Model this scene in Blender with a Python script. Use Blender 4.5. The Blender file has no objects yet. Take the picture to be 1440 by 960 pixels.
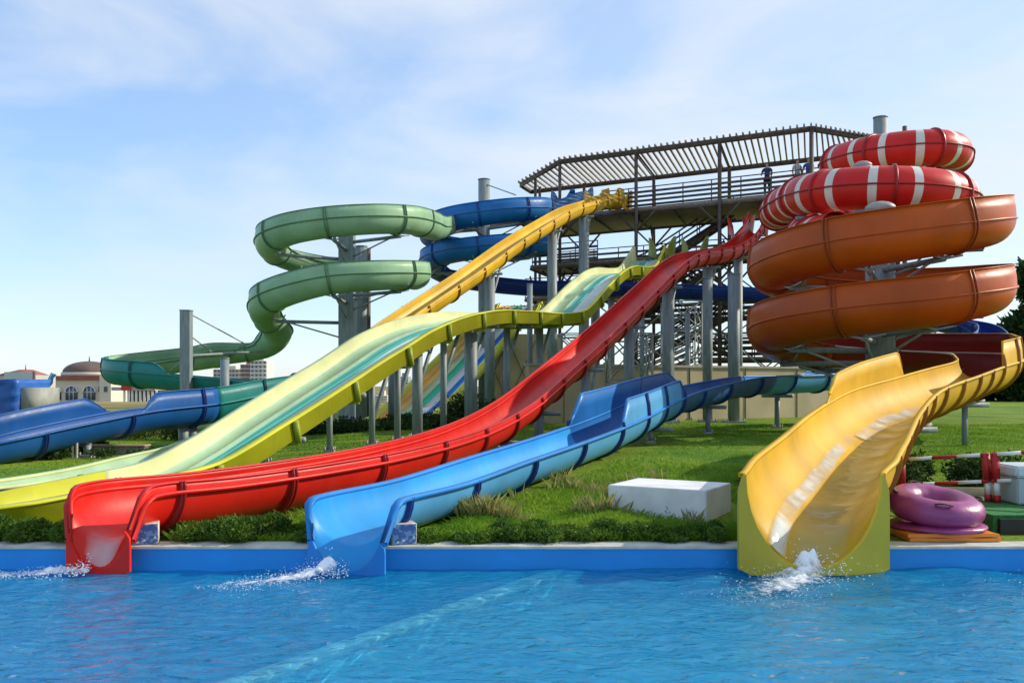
import bpy, bmesh, math, random
from mathutils import Vector, Matrix, noise
random.seed(7)
R = math.radians
scene = bpy.context.scene
C = scene.collection
F = 1300.0; HZ = 540.0; EYE = 1.6
def P(px, py, Y):
    return Vector(((px-720)/F*Y, Y, EYE-(py-HZ)/F*Y))
def sstep(a, b, x):
    t = min(1, max(0, (x-a)/(b-a))); return t*t*(3-2*t)
def gz(x, y):
    z = (0.03+0.27*sstep(-8, -2, x))*sstep(10.6, 17, y)
    z -= 4.5*sstep(70, 260, y)
    z += 0.04*noise.noise(Vector((x*.25, y*.25, 0)))*sstep(10.5, 13, y)
    z -= .05*sstep(-2, -4, x)*sstep(9.6, 10, y)*(1-sstep(13, 17, y))
    return z
# ---------------------------------------------------------------- materials
MATS = {}
def new_mat(name):
    m = bpy.data.materials.new(name); m.use_nodes = True
    nt = m.node_tree; b = nt.nodes['Principled BSDF']
    return m, nt, b
def N(nt, t, **kw):
    n = nt.nodes.new(t)
    for k, v in kw.items(): setattr(n, k, v)
    return n
def noise_col(nt, b, c1, c2, scale, detail=4, lo=.35, hi=.65, coord='Object', stretch=None):
    tc = N(nt, 'ShaderNodeTexCoord'); nz = N(nt, 'ShaderNodeTexNoise')
    nz.inputs['Scale'].default_value = scale; nz.inputs['Detail'].default_value = detail
    src = tc.outputs[coord]
    if stretch:
        mp = N(nt, 'ShaderNodeMapping'); mp.inputs['Scale'].default_value = stretch
        nt.links.new(src, mp.inputs[0]); src = mp.outputs[0]
    nt.links.new(src, nz.inputs['Vector'])
    cr = N(nt, 'ShaderNodeValToRGB')
    cr.color_ramp.elements[0].position = lo; cr.color_ramp.elements[0].color = (*c1, 1)
    cr.color_ramp.elements[1].position = hi; cr.color_ramp.elements[1].color = (*c2, 1)
    nt.links.new(nz.outputs['Fac'], cr.inputs[0])
    nt.links.new(cr.outputs[0], b.inputs['Base Color'])
    return nz, cr
def add_bump(nt, b, scale, strength, dist=.02, detail=4):
    tc = N(nt, 'ShaderNodeTexCoord'); nz = N(nt, 'ShaderNodeTexNoise')
    nz.inputs['Scale'].default_value = scale; nz.inputs['Detail'].default_value = detail
    nt.links.new(tc.outputs['Object'], nz.inputs['Vector'])
    bp = N(nt, 'ShaderNodeBump'); bp.inputs['Strength'].default_value = strength; bp.inputs['Distance'].default_value = dist
    nt.links.new(nz.outputs['Fac'], bp.inputs['Height']); nt.links.new(bp.outputs[0], b.inputs['Normal'])
def mat(name, c, rough=.5, var=.12, scale=1.5, metal=0, coat=0, bump=0, bscale=8, stretch=None, spec=.5, detail=4):
    if name in MATS: return MATS[name]
    m, nt, b = new_mat(name)
    c1 = tuple(min(1, x*(1-var)) for x in c); c2 = tuple(min(1, x*(1+var)) for x in c)
    noise_col(nt, b, c1, c2, scale, detail, stretch=stretch)
    b.inputs['Roughness'].default_value = rough; b.inputs['Metallic'].default_value = metal
    b.inputs['Specular IOR Level'].default_value = spec
    if coat:
        b.inputs['Coat Weight'].default_value = coat; b.inputs['Coat Roughness'].default_value = .12
    if bump: add_bump(nt, b, bscale, bump)
    MATS[name] = m; return m
def gel(name, c, rough=.36, dirt=.24):
    """glass-fibre gelcoat: base colour, faded patches, fine water-stain streaks running down"""
    if name in MATS: return MATS[name]
    m, nt, b = new_mat(name)
    tc = N(nt, 'ShaderNodeTexCoord')
    n1 = N(nt, 'ShaderNodeTexNoise'); n1.inputs['Scale'].default_value = .9; n1.inputs['Detail'].default_value = 5
    nt.links.new(tc.outputs['Object'], n1.inputs['Vector'])
    cr = N(nt, 'ShaderNodeValToRGB')
    cr.color_ramp.elements[0].position = .32; cr.color_ramp.elements[0].color = (*[x*.80 for x in c], 1)
    cr.color_ramp.elements[1].position = .70; cr.color_ramp.elements[1].color = (*[min(1, x*1.12+.003) for x in c], 1)
    nt.links.new(n1.outputs['Fac'], cr.inputs[0])
    mp = N(nt, 'ShaderNodeMapping'); mp.inputs['Scale'].default_value = (9, 9, .7)
    nt.links.new(tc.outputs['Object'], mp.inputs[0])
    n2 = N(nt, 'ShaderNodeTexNoise'); n2.inputs['Scale'].default_value = 1.0; n2.inputs['Detail'].default_value = 6
    nt.links.new(mp.outputs[0], n2.inputs['Vector'])
    r2 = N(nt, 'ShaderNodeValToRGB'); r2.color_ramp.elements[0].position = .5; r2.color_ramp.elements[1].position = .78
    nt.links.new(n2.outputs['Fac'], r2.inputs[0])
    ml = N(nt, 'ShaderNodeMath', operation='MULTIPLY'); ml.inputs[1].default_value = dirt
    nt.links.new(r2.outputs[0], ml.inputs[0])
    mx = N(nt, 'ShaderNodeMix', data_type='RGBA')
    g = sum(c)/3
    mx.inputs['B'].default_value = (c[0]*.55+g*.22, c[1]*.55+g*.2, c[2]*.5+g*.16, 1)
    nt.links.new(ml.outputs[0], mx.inputs['Factor']); nt.links.new(cr.outputs[0], mx.inputs['A'])
    at = N(nt, 'ShaderNodeAttribute', attribute_name='tone'); a1 = N(nt, 'ShaderNodeMath', operation='ADD'); a1.inputs[1].default_value = 1
    nt.links.new(at.outputs['Fac'], a1.inputs[0]); hs = N(nt, 'ShaderNodeHueSaturation'); nt.links.new(a1.outputs[0], hs.inputs['Value'])
    nt.links.new(mx.outputs['Result'], hs.inputs['Color']); nt.links.new(hs.outputs[0], b.inputs['Base Color'])
    b.inputs['Specular IOR Level'].default_value = .28
    rr = N(nt, 'ShaderNodeMapRange'); rr.inputs['To Min'].default_value = rough*.85; rr.inputs['To Max'].default_value = rough*1.5
    nt.links.new(n2.outputs['Fac'], rr.inputs['Value']); nt.links.new(rr.outputs[0], b.inputs['Roughness'])
    n3 = N(nt, 'ShaderNodeTexNoise'); n3.inputs['Scale'].default_value = 2.5; n3.inputs['Detail'].default_value = 3
    nt.links.new(tc.outputs['Object'], n3.inputs['Vector'])
    bp = N(nt, 'ShaderNodeBump'); bp.inputs['Strength'].default_value = .18; bp.inputs['Distance'].default_value = .03
    nt.links.new(n3.outputs['Fac'], bp.inputs['Height']); nt.links.new(bp.outputs[0], b.inputs['Normal'])
    MATS[name] = m; return m
G_GREEN = gel('gel_green', (.27, .46, .27)); G_SKY2 = gel('gel_sky_bend', (.09, .36, .68)); G_AZI = gel('gel_azure_inside', (.02, .30, .68)); G_TEAL = gel('gel_teal', (.012, .20, .185)); G_BLUE = gel('gel_royal', (.008, .095, .33))
G_BLUE2 = gel('gel_helix_blue', (.008, .14, .42)); G_NAVY = gel('gel_navy_shaded', (.012, .035, .22)); G_SKY = gel('gel_sky', (.09, .36, .68))  # navy: the tower's shade on the return run is put into this blue
G_AZURE = gel('gel_azure', (.02, .22, .62)); G_GOLD = gel('gel_gold', (.66, .40, .004)); G_LIME = gel('gel_lime', (.56, .56, .025))
G_LIMED = gel('gel_lime_dark', (.30, .36, .04)); G_CREAM = gel('gel_cream', (.60, .62, .28)); G_MINT = gel('gel_mint', (.34, .50, .31))
G_LTEAL = gel('gel_lane_teal', (.05, .37, .30)); G_GREY = gel('gel_lane_grey', (.50, .58, .56)); G_RED = gel('gel_red', (.62, .012, .006))
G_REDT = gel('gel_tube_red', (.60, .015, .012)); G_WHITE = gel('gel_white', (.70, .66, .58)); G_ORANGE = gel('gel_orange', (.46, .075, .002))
G_ORD = gel('gel_orange_dark', (.30, .055, .01)); G_YEL = gel('gel_yellow', (.66, .38, .002), .46); G_PANEL = gel('gel_shaded_panel', (.52, .42, .04))  # mouth panel: its shaded look is painted as an olive yellow
G_BEIGE = gel('gel_beige', (.42, .38, .26)); G_REDO = gel('gel_red_edge', (.30, .012, .01)); G_BLD = gel('gel_blue_dark', (.01, .04, .20))
G_TEALD = gel('gel_teal_dark', (.01, .10, .10)); G_GRD = gel('gel_green_dark', (.09, .20, .09)); G_GOLDD = gel('gel_gold_dark', (.35, .13, .01))  # rib gels: shell colours darkened, the joint shadow is put into them
G_DRED = gel('gel_dark_red', (.26, .02, .01)); G_STEELB = gel('gel_steel_blue', (.03, .11, .32))
M_STEEL = mat('galv_steel', (.20, .24, .245), .55, .18, 3, bump=.1, stretch=(4, 4, .6))
M_STEELL = mat('galv_light', (.30, .31, .29), .5, .2, 4)
M_DARK = mat('tower_brown_steel', (.085, .062, .050), .6, .25, 3)
M_WOOD = mat('tower_boards', (.24, .18, .13), .8, .3, 4, stretch=(1, 8, 1))
M_SLAT = mat('roof_slat', (.30, .25, .20), .8, .25, 4)
M_CONC = mat('concrete', (.38, .36, .31), .85, .15, 6, bump=.3, bscale=30)
M_WALL = mat('boundary_wall_plaster', (.48, .41, .26), .9, .12, .8, bump=.2, bscale=20)
M_BLACK = mat('black_rubber', (.015, .015, .016), .6, .2, 8)
M_WHITEP = mat('white_paint', (.78, .78, .76), .5, .05, 2)
# ---------------------------------------------------------------- object helpers
def tag(o, label=None, cat=None, group=None, kind=None):
    if label: o['label'] = label
    if cat:
        o['category'] = cat
        if not kind: o['kind'] = 'thing'
    if group: o['group'] = group
    if kind: o['kind'] = kind
    return o
def thing(name, label, cat, loc=(0, 0, 0), group=None, rz=0):
    o = bpy.data.objects.new(name, None); C.objects.link(o); o.location = loc; o.rotation_euler.z = rz
    o.empty_display_size = .2
    return tag(o, label, cat, group)
def sharpen(bm, ang=38):
    for e in bm.edges:
        if len(e.link_faces) == 2:
            if e.calc_face_angle(0) > R(ang): e.smooth = False
    for f in bm.faces: f.smooth = True
def obj(name, bm, mats, parent=None, smooth=True, world=True):
    """link a bmesh as one object; vertices in bm are in world coordinates when world=True"""
    if smooth: sharpen(bm)
    me = bpy.data.meshes.new(name); bm.to_mesh(me); bm.free()
    if not isinstance(mats, (list, tuple)): mats = [mats]
    for m in mats: me.materials.append(m)
    o = bpy.data.objects.new(name, me); C.objects.link(o)
    if parent:
        o.parent = parent
        if world:
            bpy_m = Matrix.Translation(parent_world(parent)) @ Matrix.Rotation(parent_rz(parent), 4, 'Z')
            me.transform(bpy_m.inverted())
    return o
def parent_world(p):
    v = Vector((0, 0, 0)); 
    while p: v = v + p.location; p = p.parent
    return v
def parent_rz(p):
    while p.parent: p = p.parent
    return p.rotation_euler.z
def box(bm, c, s, rz=0, mi=0, mtx=None):
    """box centred at c, size s"""
    r = bmesh.ops.create_cube(bm, size=1)
    M = Matrix.Translation(c) @ Matrix.Rotation(rz, 4, 'Z') @ Matrix.Diagonal((*s, 1))
    if mtx is not None: M = mtx @ M
    bmesh.ops.transform(bm, matrix=M, verts=r['verts'])
    for f in set(f for v in r['verts'] for f in v.link_faces): f.material_index = mi
    return r['verts']
def bar(bm, a, b, w, h=None, n=4, mi=0, w2=None):
    """bar between a and b: n=4 rectangular w x h, else round of diameter w"""
    a = Vector(a); b = Vector(b); d = b-a; L = d.length
    if L < 1e-5: return
    h = h or w; w2 = w2 or w
    T = d.normalized(); up = Vector((0, 0, 1)) if abs(T.z) < .95 else Vector((0, 1, 0))
    S = T.cross(up).normalized(); U = S.cross(T)
    rings = []
    for p, ww, hh in ((a, w, h), (b, w2, h*w2/w)):
        ring = []
        if n == 4:
            for su, sv in ((-1, -1), (1, -1), (1, 1), (-1, 1)): ring.append(bm.verts.new(p+S*su*ww/2+U*sv*hh/2))
        else:
            for k in range(n):
                t = 2*math.pi*k/n; ring.append(bm.verts.new(p+S*math.cos(t)*ww/2+U*math.sin(t)*ww/2))
        rings.append(ring)
    for k in range(n):
        f = bm.faces.new((rings[0][k], rings[0][(k+1) % n], rings[1][(k+1) % n], rings[1][k])); f.material_index = mi
    f = bm.faces.new(rings[0][::-1]); f.material_index = mi
    f = bm.faces.new(rings[1]); f.material_index = mi
def prism(bm, pts, z0, z1, mi=0):
    lo = [bm.verts.new((p[0], p[1], z0)) for p in pts]; hi = [bm.verts.new((p[0], p[1], z1)) for p in pts]
    n = len(pts)
    for k in range(n): bm.faces.new((lo[k], lo[(k+1) % n], hi[(k+1) % n], hi[k])).material_index = mi
    bm.faces.new(lo[::-1]).material_index = mi; bm.faces.new(hi).material_index = mi
def BM(): return bmesh.new()
# ---------------------------------------------------------------- paths
class Path:
    """Catmull-Rom curve through control points, resampled by arc length; keeps the fractional control index of each sample"""
    def __init__(s, pts, step=.22, up0=None):
        s.c = [Vector(p) for p in pts]; n = len(s.c)
        raw = []; idx = []
        for i in range(n-1):
            p0 = s.c[i-1] if i > 0 else s.c[0]*2-s.c[1]
            p1, p2 = s.c[i], s.c[i+1]
            p3 = s.c[i+2] if i+2 < n else s.c[-1]*2-s.c[-2]
            t0 = 0; t1 = t0+(p1-p0).length**.5; t2 = t1+(p2-p1).length**.5; t3 = t2+(p3-p2).length**.5
            m = max(4, int((p2-p1).length/.05))
            for k in range(m):
                t = t1+(t2-t1)*k/m
                A1 = p0*((t1-t)/(t1-t0))+p1*((t-t0)/(t1-t0)); A2 = p1*((t2-t)/(t2-t1))+p2*((t-t1)/(t2-t1))
                A3 = p2*((t3-t)/(t3-t2))+p3*((t-t2)/(t3-t2))
                B1 = A1*((t2-t)/(t2-t0))+A2*((t-t0)/(t2-t0)); B2 = A2*((t3-t)/(t3-t1))+A3*((t-t1)/(t3-t1))
                raw.append(B1*((t2-t)/(t2-t1))+B2*((t-t1)/(t2-t1))); idx.append(i+k/m)
        raw.append(s.c[-1]); idx.append(n-1)
        cum = [0]
        for a, b in zip(raw, raw[1:]): cum.append(cum[-1]+(b-a).length)
        s.L = cum[-1]; k = max(2, int(s.L/step)); s.p = []; s.i = []; s.s = []
        j = 0
        for q in range(k+1):
            d = s.L*q/k
            while j < len(cum)-2 and cum[j+1] < d: j += 1
            t = (d-cum[j])/max(1e-9, cum[j+1]-cum[j])
            s.p.append(raw[j].lerp(raw[j+1], t)); s.i.append(idx[j]+(idx[j+1]-idx[j])*t); s.s.append(d)
        s.fr = []
        for q in range(k+1):
            T = (s.p[min(k, q+1)]-s.p[max(0, q-1)]).normalized()
            S = T.cross(Vector((0, 0, 1))).normalized(); s.fr.append((T, S, S.cross(T)))
        s.n = k+1
    def frame(s, q, bank=0):
        T, S, U = s.fr[q]
        if bank:
            M = Matrix.Rotation(bank, 3, T); S = M @ S; U = M @ U
        return s.p[q], T, S, U
    def near_index(s, ci):
        return min(range(s.n), key=lambda q: abs(s.i[q]-ci))
def key(keys, x):
    if not isinstance(keys, (list, tuple)): return keys
    if x <= keys[0][0]: return keys[0][1]
    for a, b in zip(keys, keys[1:]):
        if x <= b[0]: return a[1]+(b[1]-a[1])*(x-a[0])/max(1e-6, b[0]-a[0])
    return keys[-1][1]
def u_profile(r, d, hl, hr, cut=0, n=16, lean=.12):
    """open flume cross-section, left rim to right rim.  u>0 is right of travel"""
    pts = []; a0 = math.pi+cut; a1 = 2*math.pi-cut
    rx = r*math.cos(cut); ry = -d*math.sin(cut)
    for t, h in ((1, hl), (.5, hl)):
        pts.append((-rx+lean*h*t**2, ry+max(.012, h)*t))
    for k in range(n+1):
        a = a0+(a1-a0)*k/n; pts.append((r*math.cos(a), d*math.sin(a)))
    for t, h in ((.5, hr), (1, hr)):
        pts.append((rx-lean*h*t**2, ry+max(.012, h)*t))
    return pts
def offset(pts, t):
    out = []
    for k in range(len(pts)):
        a = Vector(pts[max(0, k-1)]); b = Vector(pts[min(len(pts)-1, k+1)]); d = (b-a)
        nrm = Vector((d.y, -d.x)).normalized() if d.length > 1e-9 else Vector((0, -1))
        out.append((pts[k][0]+nrm.x*t, pts[k][1]+nrm.y*t))
    return out
def shell(bm, path, q0, q1, prof, thick, bank=0, mi_in=None, mi_out=0, caps=True, tone=None):
    """prof(ci)->open polyline; inner skin + outer skin + rims + end caps"""
    tl_ = bm.verts.layers.float.new('tone')
    rings = []
    for q in range(q0, q1+1):
        p, T, S, U = path.frame(q, key(bank, path.i[q])); pr = prof(path.i[q]); of = offset(pr, thick)
        rings.append(([bm.verts.new(p+S*u+U*v) for u, v in pr], [bm.verts.new(p+S*u+U*v) for u, v in of]))
    for q, rg in zip(range(q0, q1+1), rings):
        tv = tone(path.s[q]) if tone else .10*noise.noise(Vector((math.floor(path.s[q]/2.2)*3.7, 1.5, 0)))
        for half in rg:
            for v_ in half: v_[tl_] = tv
    m = len(rings[0][0])
    for (a, ao), (b, bo) in zip(rings, rings[1:]):
        for k in range(m-1):
            f = bm.faces.new((a[k], a[k+1], b[k+1], b[k])); f.material_index = mi_in[k] if mi_in else mi_out
            f = bm.faces.new((ao[k+1], ao[k], bo[k], bo[k+1])); f.material_index = mi_out
        bm.faces.new((a[0], b[0], bo[0], ao[0])).material_index = mi_out
        bm.faces.new((a[-1], ao[-1], bo[-1], b[-1])).material_index = mi_out
    for (a, ao), flip in ((rings[0], 0), (rings[-1], 1)):
        for k in range(m-1):
            v = (a[k], ao[k], ao[k+1], a[k+1]); bm.faces.new(v[::-1] if flip else v).material_index = mi_out
def rib(bm, path, s0, prof, thick, hgt=.06, wid=.02, bank=0, gap=.034, closed=False):
    """a bolted joint: two thin plates standing outside the shell"""
    for off in (-gap/2-wid/2, gap/2+wid/2):
        rings = []
        for e in (-wid/2+off, wid/2+off):
            s = min(max(s0+e, 0), path.L); q = min(path.n-2, int(s/path.L*(path.n-1))); t = s/path.L*(path.n-1)-q
            p0, T, S, U = path.frame(q, key(bank, path.i[q])); p1 = path.p[q+1]; T1, S1, U1 = path.fr[q+1]
            p = p0.lerp(p1, t)
            ci = path.i[q]; pr = prof(ci); a = offset(pr, thick*.6); b = offset(pr, thick+hgt)
            rings.append(([bm.verts.new(p+S*u+U*v) for u, v in a], [bm.verts.new(p+S*u+U*v) for u, v in b]))
        (a, ao), (b, bo) = rings; m = len(a)
        for k in range(m if closed else m-1):
            k2 = (k+1) % m
            bm.faces.new((ao[k2], ao[k], bo[k], bo[k2])); bm.faces.new((a[k], ao[k], ao[k2], a[k2])); bm.faces.new((bo[k], b[k], b[k2], bo[k2]))
        if not closed:
            for k, fl in ((0, 0), (m-1, 1)):
                v = (a[k], b[k], bo[k], ao[k]); bm.faces.new(v[::-1] if fl else v)
def rail(bm, path, q0, q1, prof, ki, side, w=.07, h=.035, bank=0, out=.02):
    """a lip running along the shell at profile point ki, standing outwards (side -1 left, +1 right)"""
    rings = []
    for q in range(q0, q1+1):
        p, T, S, U = path.frame(q, key(bank, path.i[q])); u, v = prof(path.i[q])[ki]
        u += side*out*0
        c = [(u-side*.004, v-h/2), (u+side*w, v-h/2), (u+side*w, v+h/2), (u-side*.004, v+h/2)]
        rings.append([bm.verts.new(p+S*a+U*b) for a, b in c])
    for a, b in zip(rings, rings[1:]):
        for k in range(4): bm.faces.new((a[k], a[(k+1) % 4], b[(k+1) % 4], b[k]))
    bm.faces.new(rings[0]); bm.faces.new(rings[-1][::-1])
def flume(parent, path, runs, r=.6, d=None, hl=0, hr=0, cut=0, thick=.025, bank=0, rib_step=2.0, rib_off=.8, lip=.07, ribh=.05,
          rib_range=None, tname='trough', rib_at=None, rail_h=.04, inner=None):
    """runs: list of (ci0, ci1, shell material, rib material, rail material, label|None)"""
    prof = lambda ci: u_profile(key(r, ci), key(d, ci) if d is not None else key(r, ci), key(hl, ci), key(hr, ci), key(cut, ci))
    def mat_at(ci, k):
        for rn in runs:
            if rn[0] <= ci <= rn[1]: return rn[k]
        return runs[-1][k]
    cuts = [path.s[path.near_index(c_)] for c_ in (rib_at or [])]
    s_ = rib_off if rib_range is None else path.s[path.near_index(rib_range[0])]+rib_off
    while s_ < path.L-.15: cuts.append(s_); s_ += rib_step
    cuts.sort(); rt_ = random.Random(int(path.L*10)); tones = [rt_.uniform(-.13, .08) for _ in range(len(cuts)+2)]
    tone = lambda sv: tones[sum(1 for c_ in cuts if c_ < sv)]
    for (c0, c1, ms, mr, ml, lab) in runs:
        q0 = path.near_index(c0); q1 = path.near_index(c1)
        bm = BM(); mi_ = inner[ms] if inner and ms in inner else ms
        shell(bm, path, q0, q1, prof, thick, bank, [1]*40 if mi_ != ms else None, tone=tone); o = obj(tname, bm, [ms, mi_] if mi_ != ms else ms, parent)
        if lab: o['label'] = lab
        for ki, sd in ((2, -1), (-3, 1)):
            bm = BM(); rail(bm, path, q0, q1, prof, ki, sd, lip, bank=bank, h=rail_h); obj('rim_rail', bm, ml, parent)
        for ki, sd, hk in ((0, -1, hl), (-1, 1, hr)):       # top edge lip where the side wall is raised
            seg = []
            for q in range(q0, q1+1):
                if key(hk, path.i[q]) > .06: seg.append(q)
            st = 0
            while st < len(seg):
                en = st
                while en+1 < len(seg) and seg[en+1] == seg[en]+1: en += 1
                if en-st >= 2:
                    bm = BM(); rail(bm, path, seg[st], seg[en], prof, ki, sd, .045, bank=bank, h=.022); obj('wall_edge', bm, ml, parent)
                st = en+1
    if rib_at:
        for cr_ in rib_at:
            q = path.near_index(cr_)
            if .2 < path.s[q] < path.L-.2:
                bm = BM(); rib(bm, path, path.s[q], prof, thick, ribh, bank=bank); obj('joint_flange', bm, mat_at(path.i[q], 3), parent)  # rib colour carries painted shade of the joint recess
    s = rib_off if rib_range is None else path.s[path.near_index(rib_range[0])]+rib_off
    while s < path.L-.15:
        q = min(path.n-1, int(round(s/path.L*(path.n-1)))); ci = path.i[q]
        if rib_range is None or rib_range[0] <= ci <= rib_range[1]:
            bm = BM(); rib(bm, path, s, prof, thick, ribh, bank=bank); obj('joint_flange', bm, mat_at(ci, 3), parent)
        s += rib_step
    return prof
def mouth_panel(parent, path, prof, halfw, zbot, top_r, material, thick=.05, dz=0):
    """flat end panel round the outlet: outer outline = box with rounded top corners, inner edge = flume profile"""
    q = path.n-1; p, T, S, U = path.frame(q); T2 = Vector((T.x, T.y, 0)).normalized(); Up = Vector((0, 0, 1))
    pr = prof(path.i[q])
    out = []
    vtop = pr[0][1]+dz; vb = zbot-p.z; m = len(pr)
    # map each inner point to a point on the outline by walking it: left side down, bottom, right side up
    for k, (u, v) in enumerate(pr):
        t = k/(m-1)
        if t < .32: 
            a = t/.32; uu = -halfw; vv = vtop+(vb-vtop)*a
            if a < .22: uu = -halfw+top_r*(1-math.sin(a/.22*math.pi/2)); 
        elif t > .68:
            a = (1-t)/.32; uu = halfw; vv = vtop+(vb-vtop)*a
            if a < .22: uu = halfw-top_r*(1-math.sin(a/.22*math.pi/2))
        else: uu = -halfw+2*halfw*(t-.32)/.36; vv = vb
        out.append((uu, vv))
    bm = BM(); L = []
    for dd in (0, thick):
        L.append(([bm.verts.new(p+T2*dd+S*u+Up*v) for u, v in pr], [bm.verts.new(p+T2*dd+S*u+Up*v) for u, v in out]))
    (a, ao), (b, bo) = L
    for k in range(m-1):
        bm.faces.new((b[k], b[k+1], bo[k+1], bo[k])); bm.faces.new((a[k+1], a[k], ao[k], ao[k+1]))
        bm.faces.new((ao[k], bo[k], bo[k+1], ao[k+1])); bm.faces.new((a[k], a[k+1], b[k+1], b[k]))
    bm.faces.new((a[0], b[0], bo[0], ao[0])); bm.faces.new((a[-1], ao[-1], bo[-1], b[-1]))
    bmesh.ops.recalc_face_normals(bm, faces=bm.faces)
    return obj('outlet_panel', bm, material, parent)
def water_film(parent, path, prof, q0, q1, frac, material, up=.03, name='running_water', wob=.25, shift=0):
    bm = BM(); rows = []; fl = bm.verts.layers.float.new('edge')
    for q in range(q0, q1+1):
        p, T, S, U = path.frame(q); pr = prof(path.i[q]); u0 = min(x for x, y in pr); vmin = min(y for x, y in pr); d = -vmin
        r = max(x for x, y in pr); f = frac*(1+wob*noise.noise(Vector((path.s[q]*1.2, 3, 0))))
        sh = shift+wob*.5*noise.noise(Vector((path.s[q]*.9, 9, 0)))
        row = []
        for k in range(9):
            t = -1+k/4; a = -math.pi/2+(t*f+sh)*math.pi/2
            vv = bm.verts.new(p+S*(r*.97*math.cos(a))+U*(d*math.sin(a)+up+.006*noise.noise(Vector((path.s[q]*2, k, 1)))))
            vv[fl] = (1-abs(t)**3)*min(1, (q-q0)/8) if wob < .5 else 1; row.append(vv)
        rows.append(row)
    for a, b in zip(rows, rows[1:]):
        for k in range(8): bm.faces.new((a[k], a[k+1], b[k+1], b[k]))
    return obj(name, bm, material, parent)
def helix_pts(cx, cy, Rr, zs, step=30):
    """zs: list of (theta_deg, z) ; returns control points every `step` degrees"""
    out = []; t = zs[0][0]; sgn = 1 if zs[-1][0] > t else -1
    while (zs[-1][0]-t)*sgn >= -1e-6:
        z = key([(sgn*a, b) for a, b in zs], sgn*t)
        rr = Rr if not isinstance(Rr, (list, tuple)) else key([(sgn*a, b) for a, b in Rr], sgn*t)
        out.append((cx+rr*math.cos(R(t)), cy+rr*math.sin(R(t)), z)); t += sgn*step
    return out
# ---------------------------------------------------------------- materials needing nodes
def foam_mat():
    m, nt, b = new_mat('white_water')
    b.inputs['Base Color'].default_value = (.86, .90, .92, 1); b.inputs['Roughness'].default_value = .35
    tc = N(nt, 'ShaderNodeTexCoord'); nz = N(nt, 'ShaderNodeTexNoise'); nz.inputs['Scale'].default_value = 11; nz.inputs['Detail'].default_value = 9
    nz.inputs['Roughness'].default_value = .7
    nt.links.new(tc.outputs['Object'], nz.inputs['Vector'])
    at = N(nt, 'ShaderNodeAttribute', attribute_name='dens')
    ad = N(nt, 'ShaderNodeMath', operation='ADD'); nt.links.new(nz.outputs['Fac'], ad.inputs[0]); nt.links.new(at.outputs['Fac'], ad.inputs[1])
    mr = N(nt, 'ShaderNodeMapRange'); mr.inputs['From Min'].default_value = .80; mr.inputs['From Max'].default_value = 1.12
    nt.links.new(ad.outputs[0], mr.inputs['Value']); nt.links.new(mr.outputs[0], b.inputs['Alpha'])
    return m
M_FOAM = foam_mat()
def film_mat(name, c, alpha):
    m, nt, b = new_mat(name)
    b.inputs['Base Color'].default_value = (*c, 1); b.inputs['Roughness'].default_value = .06; b.inputs['IOR'].default_value = 1.33
    tc = N(nt, 'ShaderNodeTexCoord'); nz = N(nt, 'ShaderNodeTexNoise'); nz.inputs['Scale'].default_value = 2.2; nz.inputs['Detail'].default_value = 2
    nt.links.new(tc.outputs['Object'], nz.inputs['Vector'])
    mr = N(nt, 'ShaderNodeMapRange'); mr.inputs['From Min'].default_value = .35; mr.inputs['From Max'].default_value = .7
    mr.inputs['To Min'].default_value = alpha*.5; mr.inputs['To Max'].default_value = min(1, alpha*1.7)
    nt.links.new(nz.outputs['Fac'], mr.inputs['Value'])
    at = N(nt, 'ShaderNodeAttribute', attribute_name='edge'); mu = N(nt, 'ShaderNodeMath', operation='MULTIPLY'); nt.links.new(at.outputs['Fac'], mu.inputs[0]); nt.links.new(mr.outputs[0], mu.inputs[1]); nt.links.new(mu.outputs[0], b.inputs['Alpha'])
    bp = N(nt, 'ShaderNodeBump'); bp.inputs['Strength'].default_value = .35; bp.inputs['Distance'].default_value = .05
    nt.links.new(nz.outputs['Fac'], bp.inputs['Height']); nt.links.new(bp.outputs[0], b.inputs['Normal'])
    return m
M_FILM = film_mat('thin_water', (.46, .50, .24), .30); M_FILMW = film_mat('thin_water_white', (.72, .80, .78), .5)  # running water, with the sky's pale reflected streak put into its tint
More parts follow.
